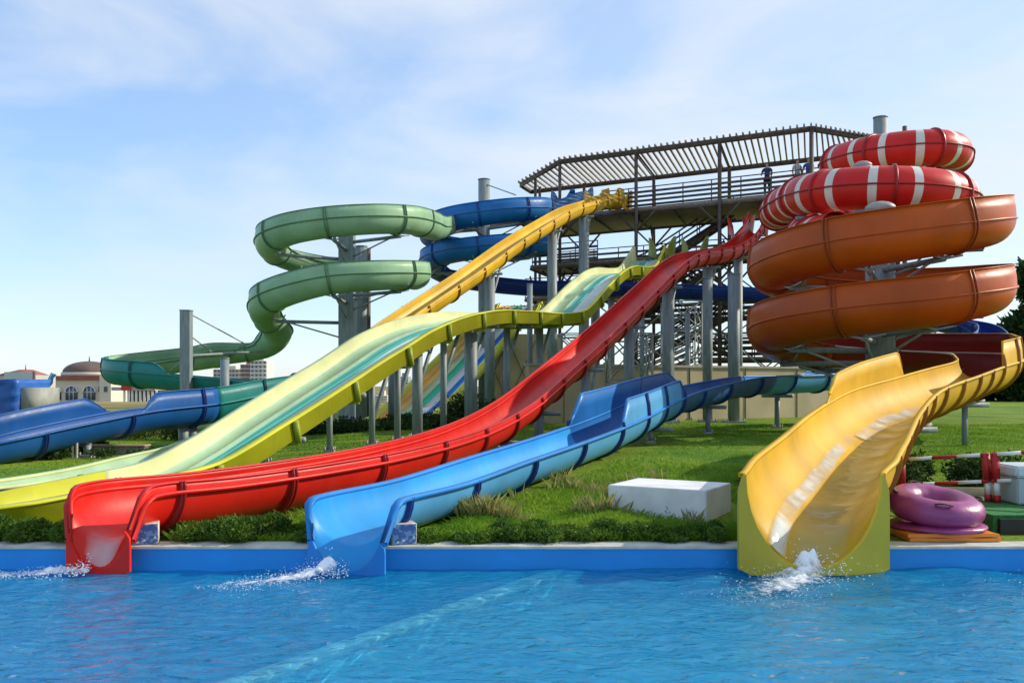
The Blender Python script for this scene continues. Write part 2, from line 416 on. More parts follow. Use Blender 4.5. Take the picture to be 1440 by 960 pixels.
# ================================================================ SETTING
ZW = -.23; YE = 9.15          # water level, pool far edge
def ground():
    bm = BM()
    ys = [9.4, 9.7, 10, 10.4, 10.8]+[11+.5*k for k in range(60)]+[42, 46, 52, 60, 72, 90, 115, 150, 200, 260, 400, 800, 2500]
    xs = [-2500, -800, -300, -150, -90, -60, -45, -36, -30]+[-26+.6*k for k in range(88)]+[28, 34, 42, 55, 75, 110, 200, 400, 1000, 2500]
    V = [[bm.verts.new((x, y, gz(x, y)-(0 if y > 9.6 else .03))) for x in xs] for y in ys]
    for i in range(len(ys)-1):
        for j in range(len(xs)-1): bm.faces.new((V[i][j], V[i][j+1], V[i+1][j+1], V[i+1][j]))
    m, nt, b = new_mat('lawn')
    tc = N(nt, 'ShaderNodeTexCoord')
    n1 = N(nt, 'ShaderNodeTexNoise'); n1.inputs['Scale'].default_value = .45; n1.inputs['Detail'].default_value = 6
    n2 = N(nt, 'ShaderNodeTexNoise'); n2.inputs['Scale'].default_value = 14; n2.inputs['Detail'].default_value = 8; n2.inputs['Roughness'].default_value = .75
    for n in (n1, n2): nt.links.new(tc.outputs['Object'], n.inputs['Vector'])
    c1 = N(nt, 'ShaderNodeValToRGB'); e = c1.color_ramp.elements
    e[0].position = .3; e[0].color = (.07, .18, .012, 1); e[1].position = .72; e[1].color = (.24, .32, .025, 1)
    nt.links.new(n1.outputs['Fac'], c1.inputs[0])
    c2 = N(nt, 'ShaderNodeValToRGB'); e = c2.color_ramp.elements
    e[0].position = .3; e[0].color = (.35, .35, .35, 1); e[1].position = .7; e[1].color = (1.5, 1.5, 1.4, 1)
    nt.links.new(n2.outputs['Fac'], c2.inputs[0])
    mx = N(nt, 'ShaderNodeMix', data_type='RGBA', blend_type='MULTIPLY'); mx.inputs['Factor'].default_value = 1
    nt.links.new(c1.outputs[0], mx.inputs['A']); nt.links.new(c2.outputs[0], mx.inputs['B'])
    # dry steppe far away: by distance from the park in object y
    sp = N(nt, 'ShaderNodeSeparateXYZ'); nt.links.new(tc.outputs['Object'], sp.inputs[0])
    mr = N(nt, 'ShaderNodeMapRange'); mr.inputs['From Min'].default_value = 42; mr.inputs['From Max'].default_value = 60
    nt.links.new(sp.outputs['Y'], mr.inputs['Value'])
    n4 = N(nt, 'ShaderNodeTexNoise'); n4.inputs['Scale'].default_value = .12; n4.inputs['Detail'].default_value = 6
    nt.links.new(tc.outputs['Object'], n4.inputs['Vector'])
    c4 = N(nt, 'ShaderNodeValToRGB'); e = c4.color_ramp.elements
    e[0].position = .4; e[0].color = (.34, .25, .10, 1); e[1].position = .62; e[1].color = (.10, .13, .03, 1)
    nt.links.new(n4.outputs['Fac'], c4.inputs[0])
    mr2 = N(nt, 'ShaderNodeMapRange'); mr2.inputs['From Min'].default_value = 5; mr2.inputs['From Max'].default_value = -4
    nt.links.new(sp.outputs['X'], mr2.inputs['Value'])
    mm = N(nt, 'ShaderNodeMath', operation='MULTIPLY'); nt.links.new(mr.outputs[0], mm.inputs[0]); nt.links.new(mr2.outputs[0], mm.inputs[1])
    m2 = N(nt, 'ShaderNodeMix', data_type='RGBA'); nt.links.new(mm.outputs[0], m2.inputs['Factor'])
    nt.links.new(mx.outputs['Result'], m2.inputs['A']); nt.links.new(c4.outputs[0], m2.inputs['B'])
    nt.links.new(m2.outputs['Result'], b.inputs['Base Color'])
    b.inputs['Roughness'].default_value = .9; b.inputs['Specular IOR Level'].default_value = .2
    bp = N(nt, 'ShaderNodeBump'); bp.inputs['Strength'].default_value = .7; bp.inputs['Distance'].default_value = .06
    nt.links.new(n2.outputs['Fac'], bp.inputs['Height']); nt.links.new(bp.outputs[0], b.inputs['Normal'])
    tag(obj('ground', bm, m), 'green lawn behind the pool running out to dry ground', kind='structure')
ground()
def pool():
    mp = mat('pool_paint', (.006, .25, .68), .45, .10, 1.2)
    mf, nt, b = new_mat('pool_floor_paint')
    noise_col(nt, b, (.05, .56, .92), (.12, .72, .96), .8); b.inputs['Roughness'].default_value = .6
    bm = BM()    # basin: floor, far wall, side walls
    box(bm, (0, YE+.15, -.74), (60, .3, 1.42))
    tag(obj('pool_wall', bm, mp), 'blue painted far wall of the pool', kind='structure')
    bm = BM()
    box(bm, (0, 3.0, -1.5), (60, 12.6, .1))
    tag(obj('pool_floor', bm, mf), 'light blue pool floor', kind='structure')
    bm = BM()     # shallower half right of the submerged divider
    a = Vector((-1.70, 5.66)); d = (Vector((.49, 9.15))-a).normalized(); p0 = a-d*6; p1 = a+d*4.18
    prism(bm, [(p0.x, p0.y), (28, p0.y), (28, YE-.001), (p1.x, p1.y)], -1.45, -.50)
    tag(obj('pool_shelf', bm, mf), 'shallower shelf of the pool floor', kind='structure')
    bm = BM()     # divider wall just under the surface
    nrm = Vector((-d.y, d.x)); pts = []
    q0 = p0; q1 = p1
    w = .16
    prism(bm, [tuple(q0+nrm*0), tuple(q1+nrm*0), tuple(q1+nrm*w), tuple(q0+nrm*w)], -1.44, ZW-.07)
    tag(obj('pool_divider_wall', bm, mf), 'submerged wall under the pale divider line', kind='structure'); bm = BM()
    prism(bm, [tuple(q0-nrm*.01), tuple(q1-nrm*.01), tuple(q1+nrm*(w+.01)), tuple(q0+nrm*(w+.01))], ZW-.069, ZW-.028)
    tag(obj('pool_divider', bm, mat('divider_paint', (.80, .90, .92), .5, .12, 6)), 'pale submerged divider wall crossing the pool at an angle', kind='structure')
    bm = BM(); box(bm, (0, YE+.135, -.015), (60, .31, .028))
    vs = bm.edges[:]; bmesh.ops.bevel(bm, geom=vs, offset=.006, segments=2, affect='EDGES')
    tag(obj('pool_coping', bm, mat('coping_stone', (.50, .50, .44), .8, .15, 5, bump=.2, bscale=40)), 'pale stone coping along the far edge of the pool', kind='structure')
    bm = BM(); box(bm, (0, -10.5, -.8), (60, 24.4, 1.6))
    tag(obj('pool_deck', bm, M_CONC), 'near pool deck', kind='structure')
    # water
    bm = BM(); X0, X1, Y0, Y1 = -9.5, 9.5, 2.8, YE-.001; sx = .045; 
    nx = int((X1-X0)/sx); ny = int((Y1-Y0)/.045); V = []
    src = [(-4.6, 8.7, .55), (-1.9, 8.4, .55), (2.7, 8.5, .9)]
    for j in range(ny+1):
        y = Y0+(Y1-Y0)*j/ny; row = []
        for i in range(nx+1):
            x = X0+(X1-X0)*i/nx
            z = .016*noise.noise(Vector((x*.9, y*1.5, 0)))+.012*noise.noise(Vector((x*2.6+5, y*3.8, 3)))+.006*noise.noise(Vector((x*6, y*9, 7)))
            amp = 1+.5*sstep(1, 5, x)
            for (sx_, sy_, am) in src:
                dd = math.hypot(x-sx_, (y-sy_)); z += am*.012*math.exp(-dd/1.6)*math.sin(dd*9)
            row.append(bm.verts.new((x, y, ZW+z*amp*1.55)))
        V.append(row)
    for j in range(ny):
        for i in range(nx): bm.faces.new((V[j][i], V[j][i+1], V[j+1][i+1], V[j+1][i]))
    for (a, b2) in ((-30, X0), (X1, 30)):
        bm.faces.new([bm.verts.new(v) for v in ((a, Y0, ZW), (b2, Y0, ZW), (b2, Y1, ZW), (a, Y1, ZW))])
    for f in bm.faces: f.smooth = True
    m, nt, b = new_mat('pool_water'); nt.nodes.remove(b); out = nt.nodes['Material Output']
    tr = N(nt, 'ShaderNodeBsdfTransparent'); tr.inputs[0].default_value = (.60, .96, 1, 1)
    df = N(nt, 'ShaderNodeBsdfDiffuse'); df.inputs[0].default_value = (.02, .56, .95, 1)
    gl = N(nt, 'ShaderNodeBsdfGlossy'); gl.inputs['Roughness'].default_value = .05
    fr = N(nt, 'ShaderNodeFresnel'); fr.inputs[0].default_value = 1.33
    tc = N(nt, 'ShaderNodeTexCoord'); mpn = N(nt, 'ShaderNodeMapping'); mpn.inputs['Scale'].default_value = (1, 1.6, 1)
    nt.links.new(tc.outputs['Object'], mpn.inputs[0])
    nz = N(nt, 'ShaderNodeTexNoise'); nz.inputs['Scale'].default_value = 5; nz.inputs['Detail'].default_value = 5; nz.inputs['Distortion'].default_value = .6
    nt.links.new(mpn.outputs[0], nz.inputs['Vector'])
    bp = N(nt, 'ShaderNodeBump'); bp.inputs['Strength'].default_value = .8; bp.inputs['Distance'].default_value = .07
    nt.links.new(nz.outputs['Fac'], bp.inputs['Height'])
    for n in (gl, fr, df): nt.links.new(bp.outputs[0], n.inputs['Normal'])
    m1 = N(nt, 'ShaderNodeMixShader'); m1.inputs[0].default_value = .28; nt.links.new(tr.outputs[0], m1.inputs[1]); nt.links.new(df.outputs[0], m1.inputs[2])
    m2 = N(nt, 'ShaderNodeMixShader'); nt.links.new(fr.outputs[0], m2.inputs[0]); nt.links.new(m1.outputs[0], m2.inputs[1]); nt.links.new(gl.outputs[0], m2.inputs[2])
    nt.links.new(m2.outputs[0], out.inputs[0])
    me_o = obj('pool_water', bm, m, smooth=False); tag(me_o, 'rippling blue pool water', kind='structure')
pool()
def foam(name, label, cx, cy, dirx, diry, L, W, seed, H=.15):
    """a trail of white water from an outlet: thin lumpy patch + droplets"""
    rnd = random.Random(seed); bm = BM(); d = Vector((dirx, diry)).normalized(); n = Vector((-d.y, d.x))
    lay = bm.verts.layers.float.new('dens')
    nu, nv = 90, 44; V = []
    for i in range(nu+1):
        t = i/nu; row = []
        w = W*(.35+.65*math.sin(min(1, t*1.5)*math.pi/2))*(1-.35*t)
        for j in range(nv+1):
            s = -1+2*j/nv; x = cx+d.x*L*t+n.x*w*s; y = cy+d.y*L*t+n.y*w*s
            fall = (1-abs(s)**2)*(1-t**1.3)
            k = noise.noise(Vector((x*4, y*4, seed)))*.5+noise.noise(Vector((x*13, y*13, seed)))*.3
            pk = math.exp(-(t/.16)**2)*(1-s**2)
            v = bm.verts.new((x, y, ZW+.024+max(0, H*pk*(.45+2.2*k))+fall*.03*max(0, .4+2*k))); v[lay] = fall*.62+.22*k if 0 < j < nv and i < nu else -1
            row.append(v)
        V.append(row)
    for i in range(nu):
        for j in range(nv): bm.faces.new((V[i][j], V[i+1][j], V[i+1][j+1], V[i][j+1])).smooth = True
    for k in range(1300):      # droplets and spray clumps
        t = rnd.random()**1.7; s = rnd.gauss(0, .42); x = cx+d.x*L*t*.8+n.x*W*s; y = cy+d.y*L*t*.8+n.y*W*s
        rr = rnd.uniform(.0015, .0045)*(1.25-t*.6); z = ZW+.015+abs(rnd.gauss(0, H*.8))*(1-t)**3
        r = bmesh.ops.create_icosphere(bm, subdivisions=1, radius=rr, matrix=Matrix.Translation((x, y, z)) @ Matrix.Diagonal((rnd.uniform(.8, 1.8), 1, rnd.uniform(.6, 1.4), 1)))
        for v in r['verts']: v[lay] = 3.0
    o = obj(name, bm, M_FOAM, smooth=False); tag(o, label, kind='stuff'); return o
# ================================================================ SLIDE 1: striped tube > orange spiral > yellow chute
OC = (9.56, 24.0)
spiral = thing('water_slide', 'tall slide of striped red tube, orange spiral and wide yellow chute', 'water slide', (9.56, 24, .3))
# (a) closed red tube
tube_pts = [P(1218, 246, 46), P(1210, 244, 42), P(1192, 242, 38), (12.3, 34.9, 9.95), (13.0, 32.8, 9.82), (14.5, 32.0, 9.78), (15.8, 33.0, 9.85), (16.1, 35.2, 9.5), (15.2, 37.4, 8.7), (12.8, 37.6, 8.4), (10.6, 35.8, 8.1), (9.5, 33.0, 7.8)]
tube_pts += helix_pts(11.5, 29.0, 2.28, [(165, 7.62), (180, 7.5), (270, 7.25), (360, 7.15), (450, 6.95), (510, 6.6)], 30)[0:12]
tube_pts += [(9.35, 29.2, 6.25), (9.2, 28.0, 6.05), (9.45, 26.9, 6.0)]
tp = Path(tube_pts, .2)
def tube_prof(r):
    return [(r*math.cos(2*math.pi*k/28), r*math.sin(2*math.pi*k/28)) for k in range(28)]
def closed_tube(parent, path, r):
    bm = BM(); rings = []; pr = tube_prof(r)
    for q in range(path.n):
        p, T, S, U = path.frame(q); rings.append([bm.verts.new(p+S*u+U*v) for u, v in pr])
    for q, (a, b) in enumerate(zip(rings, rings[1:])):
        ph = (path.s[q] % 1.0); mi = 1 if ph < .155 else 0
        for k in range(28): bm.faces.new((a[k], a[(k+1) % 28], b[(k+1) % 28], b[k])).material_index = mi
    o = obj('closed_tube', bm, [G_REDT, G_WHITE], parent); o['label'] = 'red closed tube with white bands'
    for sd, k0 in ((1, 0), (-1, 14)):
        bm = BM(); R2 = []
        for q in range(path.n):
            p, T, S, U = path.frame(q)
            R2.append([bm.verts.new(p+S*sd*(r+a)+U*b) for a, b in ((-.01, -.02), (.05, -.02), (.05, .02), (-.01, .02))])
        for a, b in zip(R2, R2[1:]):
            for k in range(4): bm.faces.new((a[k], a[(k+1) % 4], b[(k+1) % 4], b[k]))
        obj('seam_rail', bm, G_REDO, parent)
    s = .6
    while s < path.L:
        q = int(round(s/path.L*(path.n-1)))
        bm = BM()
        p, T, S, U = path.frame(q); out = []
        for e in (-.035, .035):
            out.append(([bm.verts.new(p+T*e+S*math.cos(t)*r*.98+U*math.sin(t)*r*.98) for t in [2*math.pi*k/28 for k in range(28)]],
                        [bm.verts.new(p+T*e+S*math.cos(t)*(r+.06)+U*math.sin(t)*(r+.06)) for t in [2*math.pi*k/28 for k in range(28)]]))
        (a, ao), (b, bo) = out
        for k in range(28):
            k2 = (k+1) % 28
            bm.faces.new((ao[k], ao[k2], bo[k2], bo[k])); bm.faces.new((a[k], a[k2], ao[k2], ao[k])); bm.faces.new((bo[k], bo[k2], b[k2], b[k]))
        obj('joint_flange', bm, G_REDO, parent); s += 2.0
closed_tube(spiral, tp, .62)
# (b) orange open spiral + yellow chute
HC = (9.45, 24.0)
hp = helix_pts(HC[0], HC[1], 2.56, [(100, 5.98), (60, 5.96), (0, 5.88), (-90, 5.12), (-180, 4.68), (-270, 4.5), (-360, 4.18), (-450, 3.52), (-540, 3.12), (-585, 2.80), (-630, 2.62), (-720, 2.40), (-750, 2.25)], 25)
nh = len(hp)      # last control at about -750
hp += [(10.9, 21.15, 2.12), (9.75, 19.75, 1.96), (8.1, 17.55, 1.74), (6.4, 15.35, 1.50), (5.0, 13.0, 1.22), (3.90, 10.9, .95), (3.42, 10.0, .835), (3.17, 9.5, .775), (3.01, 9.17, .738), (2.905, 8.95, .72)]
op = Path(hp, .16)
for q in range(op.n):       # the outlet is cut square to the pool edge: section planes swing round over the last 1.2 m
    k_ = sstep(1.3, .1, op.L-op.s[q]) if False else 1-sstep(.1, 1.3, op.L-op.s[q])
    T_, S_, U_ = op.fr[q]; S_ = S_.lerp(Vector((-1, 0, 0)), k_).normalized(); U_ = U_.lerp(Vector((0, 0, 1)), k_).normalized()
    op.fr[q] = (T_.lerp(Vector((0, -1, 0)), k_).normalized(), S_, U_)
YI = nh-1.2
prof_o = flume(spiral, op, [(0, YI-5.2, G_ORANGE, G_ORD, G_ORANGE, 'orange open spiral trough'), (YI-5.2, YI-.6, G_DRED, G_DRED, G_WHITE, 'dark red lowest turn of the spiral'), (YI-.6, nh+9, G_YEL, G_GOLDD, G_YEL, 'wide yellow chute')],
      r=[(0, .62), (nh+2, .66), (nh+6, .67), (nh+9, .655)], d=[(0, .60), (nh+3, .62), (nh+7.5, .66), (nh+8, .70), (nh+9, .90)],
      hl=[(0, .56), (YI+2.1, .52), (YI+2.2, 0)], hr=[(0, 0), (nh+1.95, 0), (nh+2.15, .50), (nh+3.55, .40), (nh+3.75, 0)],
      rib_step=1.3, rib_off=.2, rib_range=(YI-.2, 99), rib_at=[(100-th)/25 for th in (50, -10, -70, -130, -190, -250, -310, -370, -430, -490, -550, -610, -670)], thick=.025, lip=.058)
mouth_panel(spiral, op, prof_o, .725, -.235, .05, G_PANEL, .07)
water_film(spiral, op, prof_o, op.near_index(nh+2.4), op.n-1, .30, M_FILM, shift=-.06)
water_film(spiral, op, prof_o, op.near_index(nh+3.6), op.n-1, .10, M_FILMW, up=.03, shift=.36, wob=.10)
water_film(spiral, op, prof_o, op.near_index(nh+2.0), op.near_index(nh+3.6), .13, M_FILMW, up=.03, shift=.24, wob=.10)
# ================================================================ SLIDE 2: green spiral > teal > blue
green = thing('water_slide', 'pale green spiral slide turning teal and then royal blue at the left', 'water slide', (-7.08, 39, .3))
gp = [P(788, 292, 55), P(730, 300, 52.5), P(680, 308, 50.5), P(640, 311, 47.5), (-3.6, 43.2, 8.95), (-3.8, 40.9, 8.7)]
gh = helix_pts(-7.08, 39, [(0, 3.02), (-450, 3.02), (-540, 3.35), (-565, 3.4)], [(0, 8.50), (-90, 7.93), (-180, 7.39), (-270, 6.8), (-360, 6.25), (-450, 5.73), (-540, 4.66), (-565, 4.4)], 30)
g_h0 = len(gp); gp += gh; g_h1 = len(gp)
gp += [(-10.35, 40.8, 3.95), (-11.3, 42.1, 3.4), (-12.9, 41.8, 3.1), P(292, 499, 39.5), P(230, 507, 37.6), P(182, 514, 35.6), P(166, 518, 34.3), P(176, 521, 33.2), P(220, 525, 32.4), P(290, 531, 31.6), P(355, 536, 30.6),
       P(391, 540, 29.2), P(400, 543, 27.8), P(390, 547, 26.4), P(352, 554, 25.0), P(295, 566, 23.6), P(191, 578, 21.4), P(127, 590, 20.2), P(60, 604, 19.1), P(0, 618, 18.3), P(-80, 634, 17.6), P(-180, 646, 17.2)]
gpa = Path(gp, .2); a = g_h1
flume(green, gpa, [(0, g_h0-2.4, G_BEIGE, G_BEIGE, G_BEIGE, 'beige feeder section leaving the tower'), (g_h0-2.4, a+5.5, G_GREEN, G_GRD, G_GRD, 'pale green spiral trough'),
      (a+5.5, a+15.1, G_TEAL, G_TEALD, G_TEAL, 'teal double bend'), (a+15.1, a+21, G_BLUE, G_BLD, G_BLUE, 'royal blue lower run')],
      r=[(0, .6), (a, .62), (a+5, .54), (a+15, .5), (a+20, .45)], hl=[(0, .45), (a-1, .5), (a+.5, .3), (a+2, 0), (a+10.4, 0), (a+11, .36), (a+15.9, .42), (a+16.2, 0)],
      hr=[(0, 0), (a+.5, 0), (a+2, .4), (a+5, .4), (a+8.2, .38), (a+8.5, 0), (a+16.2, 0), (a+16.7, .42), (a+21, .42)], rib_step=2.25, rib_off=.8, rib_range=(a+1, 99), rib_at=[g_h0-th/30 for th in (10, -40, -90, -140, -190, -240, -290, -340, -390, -450, -500, -550)], lip=.075)
# ================================================================ SLIDE 3: blue spiral > navy run > light blue outlet
blue = thing('water_slide', 'blue spiral slide whose long navy run returns as the light blue outlet', 'water slide', (-1.33, 48, .3))
bp_ = [P(812, 281, 56.0), P(800, 284, 53.5), (1.9, 50.6, 11.05), (1.55, 49.2, 10.9)]
bh = helix_pts(-1.33, 48, 2.85, [(0, 10.7), (-90, 9.95), (-180, 9.4), (-270, 9.1), (-360, 8.85), (-450, 8.3), (-540, 7.9), (-615, 7.25)], 30)
bp_ += bh; b1 = len(bp_)
bp_ += [P(745, 402, 50.8), P(820, 402, 49.6), P(900, 404, 48), P(980, 407, 46.3), P(1070, 411, 44.5), P(1180, 424, 43.4), P(1290, 444, 42), P(1365, 458, 40), P(1392, 470, 37.5), P(1390, 484, 34.8), P(1330, 500, 32), P(1240, 515, 30.2), P(1145, 527, 28.4),
        P(1060, 530, 26.2), P(1000, 540, 24.4), P(955, 551, 22.6), P(918, 565, 20.5), P(885, 581, 18.4), P(845, 598, 16.5), P(780, 621, 14.5), P(705, 645, 12.8), P(605, 678, 10.9), P(520, 697, 9.5), P(488, 706, 8.95)]
bpa = Path(bp_, .10); a = b1
prof_b = flume(blue, bpa, [(0, b1-2.4, G_BLUE2, G_BLD, G_BLUE2, 'bright blue spiral trough'), (b1-2.4, a+11.4, G_NAVY, G_BLD, G_BLUE, 'return run, its blue darkened to navy for the tower shade'), (a+11.4, a+12.9, G_SKY, G_BLD, G_AZURE, 'pale blue section'),
      (a+12.9, a+15.7, G_STEELB, G_BLD, G_BLUE2, 'steel blue section'), (a+15.7, a+18.15, G_SKY2, G_BLD, G_AZURE, 'light blue bend with raised walls'), (a+18.15, a+23, G_SKY, G_BLD, G_AZURE, 'light blue lower trough')],
      r=[(0, .6), (a, .6), (a+12, .50), (a+18, .47), (a+23, .42)], d=[(0, .6), (a+12, .50), (a+18, .47), (a+21, .42), (a+22.8, .43), (a+23, .68)], hl=[(0, .5), (a-1, .45), (a+1, .3), (a+11, .1), (a+12, 0), (a+15.5, 0), (a+15.7, .42), (a+17.9, .46), (a+18.15, 0)],
      hr=[(0, 0), (a+6, 0), (a+8, .45), (a+11.5, .4), (a+12, 0), (a+14.3, 0), (a+14.8, .45), (a+17.9, .55), (a+18.15, 0)], cut=[(a+22.55, 0), (a+22.8, .10), (a+22.93, .3), (a+23, .62)], rib_step=1.85, rib_off=.5, rib_range=(a+.5, 99), inner={G_SKY: G_AZI, G_SKY2: G_BLUE2}, rib_at=[4-th/30 for th in (-5, -50, -95, -140, -185, -230, -275, -320, -365, -410, -455, -500, -545, -590)], lip=.075, ribh=.05)
mouth_panel(blue, bpa, prof_b, .40, -.235, .05, G_AZURE, .035)
# ================================================================ SLIDE 4: straight red
red = thing('water_slide', 'straight red chute running from the tower down to the left end of the pool', 'water slide', (-4.0, 9.2, 0))
rp = [P(1066, 318, 46.3), P(1058, 326, 44.6), P(1045, 340, 41.5), P(1025, 352, 38.5), P(1000, 356, 36.2), P(975, 360, 34.2), P(950, 372, 31.6), P(905, 414, 28.6), P(850, 466, 25.2), P(780, 527, 21.7), P(725, 572, 19), P(660, 607, 16.4), P(560, 637, 13.8), P(440, 660, 12), P(300, 680, 10.6), P(185, 692, 9.55), P(140, 703, 8.98)]
rpa = Path(rp, .09); n_ = len(rp)-1
prof_r = flume(red, rpa, [(0, n_, G_RED, G_REDO, G_RED, None)], r=[(0, .42), (6, .44), (n_-1, .40), (n_, .35)], d=[(0, .40), (n_-3, .42), (n_-.2, .43), (n_, .68)],
      hl=[(0, .75), (.35, .8), (.9, .3), (1.2, .22), (6, .12), (n_, .1)], hr=[(0, .75), (.35, .8), (.9, .3), (1.2, .22), (6, .12), (n_, .1)], cut=[(n_-.5, 0), (n_-.22, .10), (n_-.08, .3), (n_, .62)], rib_step=1.75, rib_off=1.0, lip=.075)
mouth_panel(red, rpa, prof_r, .325, -.235, .05, G_RED, .035)
water_film(red, rpa, prof_r, rpa.near_index(n_-.8), rpa.n-1, .40, M_FILMW, up=.03)
# ================================================================ SLIDE 5: gold with pale run-out
gold = thing('water_slide', 'narrow golden chute from the top deck ending in a pale green run-out', 'water slide', (-6.8, 12, .1))
qp = [P(868, 283, 50.4), P(852, 280, 48.6), P(830, 287, 46.0), P(800, 296, 43.0), P(760, 318, 39.6), P(722, 341, 36.3), P(660, 385, 32.4), P(560, 452, 28.2), P(470, 516, 25.3), P(392, 566, 23), P(325, 603, 20.8), P(262, 628, 18.9), P(200, 643, 16.9), P(120, 662, 14.6), P(0, 681, 12.5), P(-150, 694, 10.9), P(-320, 706, 9.9)]
qpa = Path(qp, .22)
flume(gold, qpa, [(0, 9.6, G_GOLD, G_GOLDD, G_GOLD, 'golden straight trough'), (9.6, len(qp)-1, G_MINT, G_LIMED, G_CREAM, 'pale green run-out')], r=[(0, .45), (9, .45), (11, .36)], d=[(0, .45), (9, .42), (11.5, .2)],
      hl=[(0, .6), (.5, .6), (.9, .2), (5, .1), (9, .1), (11, .03)], hr=[(0, .6), (.5, .6), (.9, .2), (5, .1), (9, .1), (11, .03)], rib_step=2.1, rib_off=1.2, lip=.07)
# ================================================================ SLIDE 6: lime multi-lane
lime = thing('water_slide', 'wide lime yellow multi-lane slide with mint and teal lanes and a flat hump', 'water slide', (-5, 14, .1))
LD = Vector((.355, .935, 0)); LN = Vector((-.935, .355, 0))
near = [(-160, 727, 9.95), (-80, 720, 10.0), (0, 712, 10.15), (120, 690, 11.0), (220, 670, 12.3), (300, 650, 13.8), (350, 623, 14.7), (400, 592, 15.6), (500, 529, 17.9), (560, 491, 19.4), (600, 466, 20.7), (648, 446, 22.5), (700, 436, 24.8), (740, 437, 26.8), (800, 440, 30.8), (822, 435, 32.2), (845, 411, 34), (862, 393, 35.5), (878, 379, 37), (891, 374, 38.6), (906, 375, 40.4), (919, 373, 42.2), (927, 360, 44.2), (934, 345, 46.5)]
LW = [(0, .42), (2, .45), (4, .50), (5, .52), (6, .56), (7, .60), (8, .68), (9, .73), (10, .77), (11, .80), (17, .80), (24, .72)]
lp = []; nn = len(near); npt = [P(x, y, Y) for x, y, Y in near]
for k in range(nn):
    dd = npt[min(nn-1, k+1)]-npt[max(0, k-1)]; dd.z = 0; dd.normalize(); nv_ = Vector((-dd.y, dd.x, 0))
    if k > 6: nv_ = (nv_+LN*1.5).normalized()
    lp.append(npt[k]+nv_*key(LW, k))
lp = lp[::-1]
lpa = Path(lp, .22)
def lime_prof(ci):
    k = nn-1-ci; w = key(LW, k)
    h = key([(0, .24), (6, .28), (12, .30), (18, .30), (nn-1.8, .36), (nn-1.2, .7), (nn, .8)], k)
    # left of travel is the near side
    pts = [(-w-.09, -h-.07), (-w-.09, -.03), (-w-.13, -.025), (-w-.13, .0), (-w, .01), (-w+.03, -h+.06), (-w+.08, -h+.005), (-w+.14, -h)]
    f0, f1 = -w+.14, w-.14; W = f1-f0; m = []
    for d0 in (.25, .5, .75):
        u = f0+W*d0; m += [(u-.05, -h), (u-.03, -h+.045), (u+.03, -h+.045), (u+.05, -h)]
    pts += m
    pts += [(w-.14, -h), (w-.08, -h+.005), (w-.03, -h+.06), (w, .01), (w+.13, 0), (w+.13, -.025), (w+.09, -.03), (w+.09, -h-.07)]
    return pts
bm = BM(); np_ = len(lime_prof(0)); mi = [0]*(np_-1)
# indices: 7..: lane1 7 ; divider 8,9,10 ; lane2 11 ; div 12-14 ; lane3 15 ; div 16-18 ; lane4 19
for k in range(5, 7): mi[k] = 1
mi[7] = 4; mi[8] = mi[9] = mi[10] = 4; mi[11] = 4; mi[12] = mi[13] = mi[14] = 2; mi[15] = 2; mi[16] = mi[17] = mi[18] = 3; mi[19] = 3
for k in (20, 21): mi[k] = 3
mi[22] = 5; mi[23] = 5
qs_ = lpa.near_index(nn-1-4.3)
shell(bm, lpa, 0, qs_, lime_prof, .022, 0, mi, 0)
o = obj('lane_bed', bm, [G_LIME, G_LIME, G_LTEAL, G_MINT, G_GREY, G_CREAM], lime); o['label'] = 'lane bed with mint, teal and grey stripes'
bm = BM(); shell(bm, lpa, qs_, lpa.n-1, lime_prof, .022, 0, None, 0); o = obj('run_out_bed', bm, G_LIME, lime); o['label'] = 'plain yellow run-out'
s = 1.0
def lime_under(ci):
    pr = lime_prof(ci); return [(pr[1][0]-.045, -.03), (pr[0][0]-.045, pr[0][1]-.06), (pr[-1][0]+.045, pr[-1][1]-.06), (pr[-1][0]+.045, -.03)]
while s < lpa.L-.2:
    q = int(round(s/lpa.L*(lpa.n-1))); p, T, S, U = lpa.frame(q); bm = BM(); pr = lime_under(lpa.i[q])
    for (u0, v0), (u1, v1) in zip(pr, pr[1:]):
        bar(bm, p+S*u0+U*v0, p+S*u1+U*v1, .09, .11)
    obj('joint_flange', bm, G_LIMED, lime); s += 2.2
# ================================================================ SLIDE 7: distant six-lane
far = thing('water_slide', 'distant wide slide with orange, green, white and blue lanes behind the lime slide', 'water slide', (-5, 40, .3))
nearf = [(470, 606, 36), (530, 604, 37), (575, 600, 38.2), (600, 592, 39.2), (620, 577, 40.4), (665, 530, 44), (709, 480, 48), (745, 440, 51.5), (765, 428, 53.5)]
fd = Vector((-.90, .43, 0)); WF = 1.45
fp = [P(x, y, Y)+fd*WF for x, y, Y in nearf][::-1]
fpa = Path(fp, .5)
def far_prof(ci):
    pts = [(-WF, -.3), (-WF, .2), (-WF+.12, .2), (-WF+.14, 0)]
    f0 = -WF+.14; W = 2*WF-.28
    for k in range(1, 6):
        u = f0+W*k/6; pts += [(u-.03, 0), (u, .06), (u+.03, 0)]
    pts += [(WF-.14, 0), (WF-.12, .2), (WF, .2), (WF, -.3)]
    return pts
G_FAR = [gel('gel_lane_%d' % k, c, .5) for k, c in enumerate([(.75, .75, .12), (.03, .22, .75), (.75, .72, .70), (.04, .55, .30), (.55, .55, .28), (.85, .45, .08), (.85, .45, .08)])]
mi = [0, 0, 0]
for k in range(6): mi += [k+1]; mi += [k+1, k+1] if k < 5 else []
mi += [0]*20
bm = BM(); shell(bm, fpa, 0, fpa.n-1, far_prof, .03, 0, mi, 0); obj('lane_bed', bm, G_FAR, far)
s = 1.5
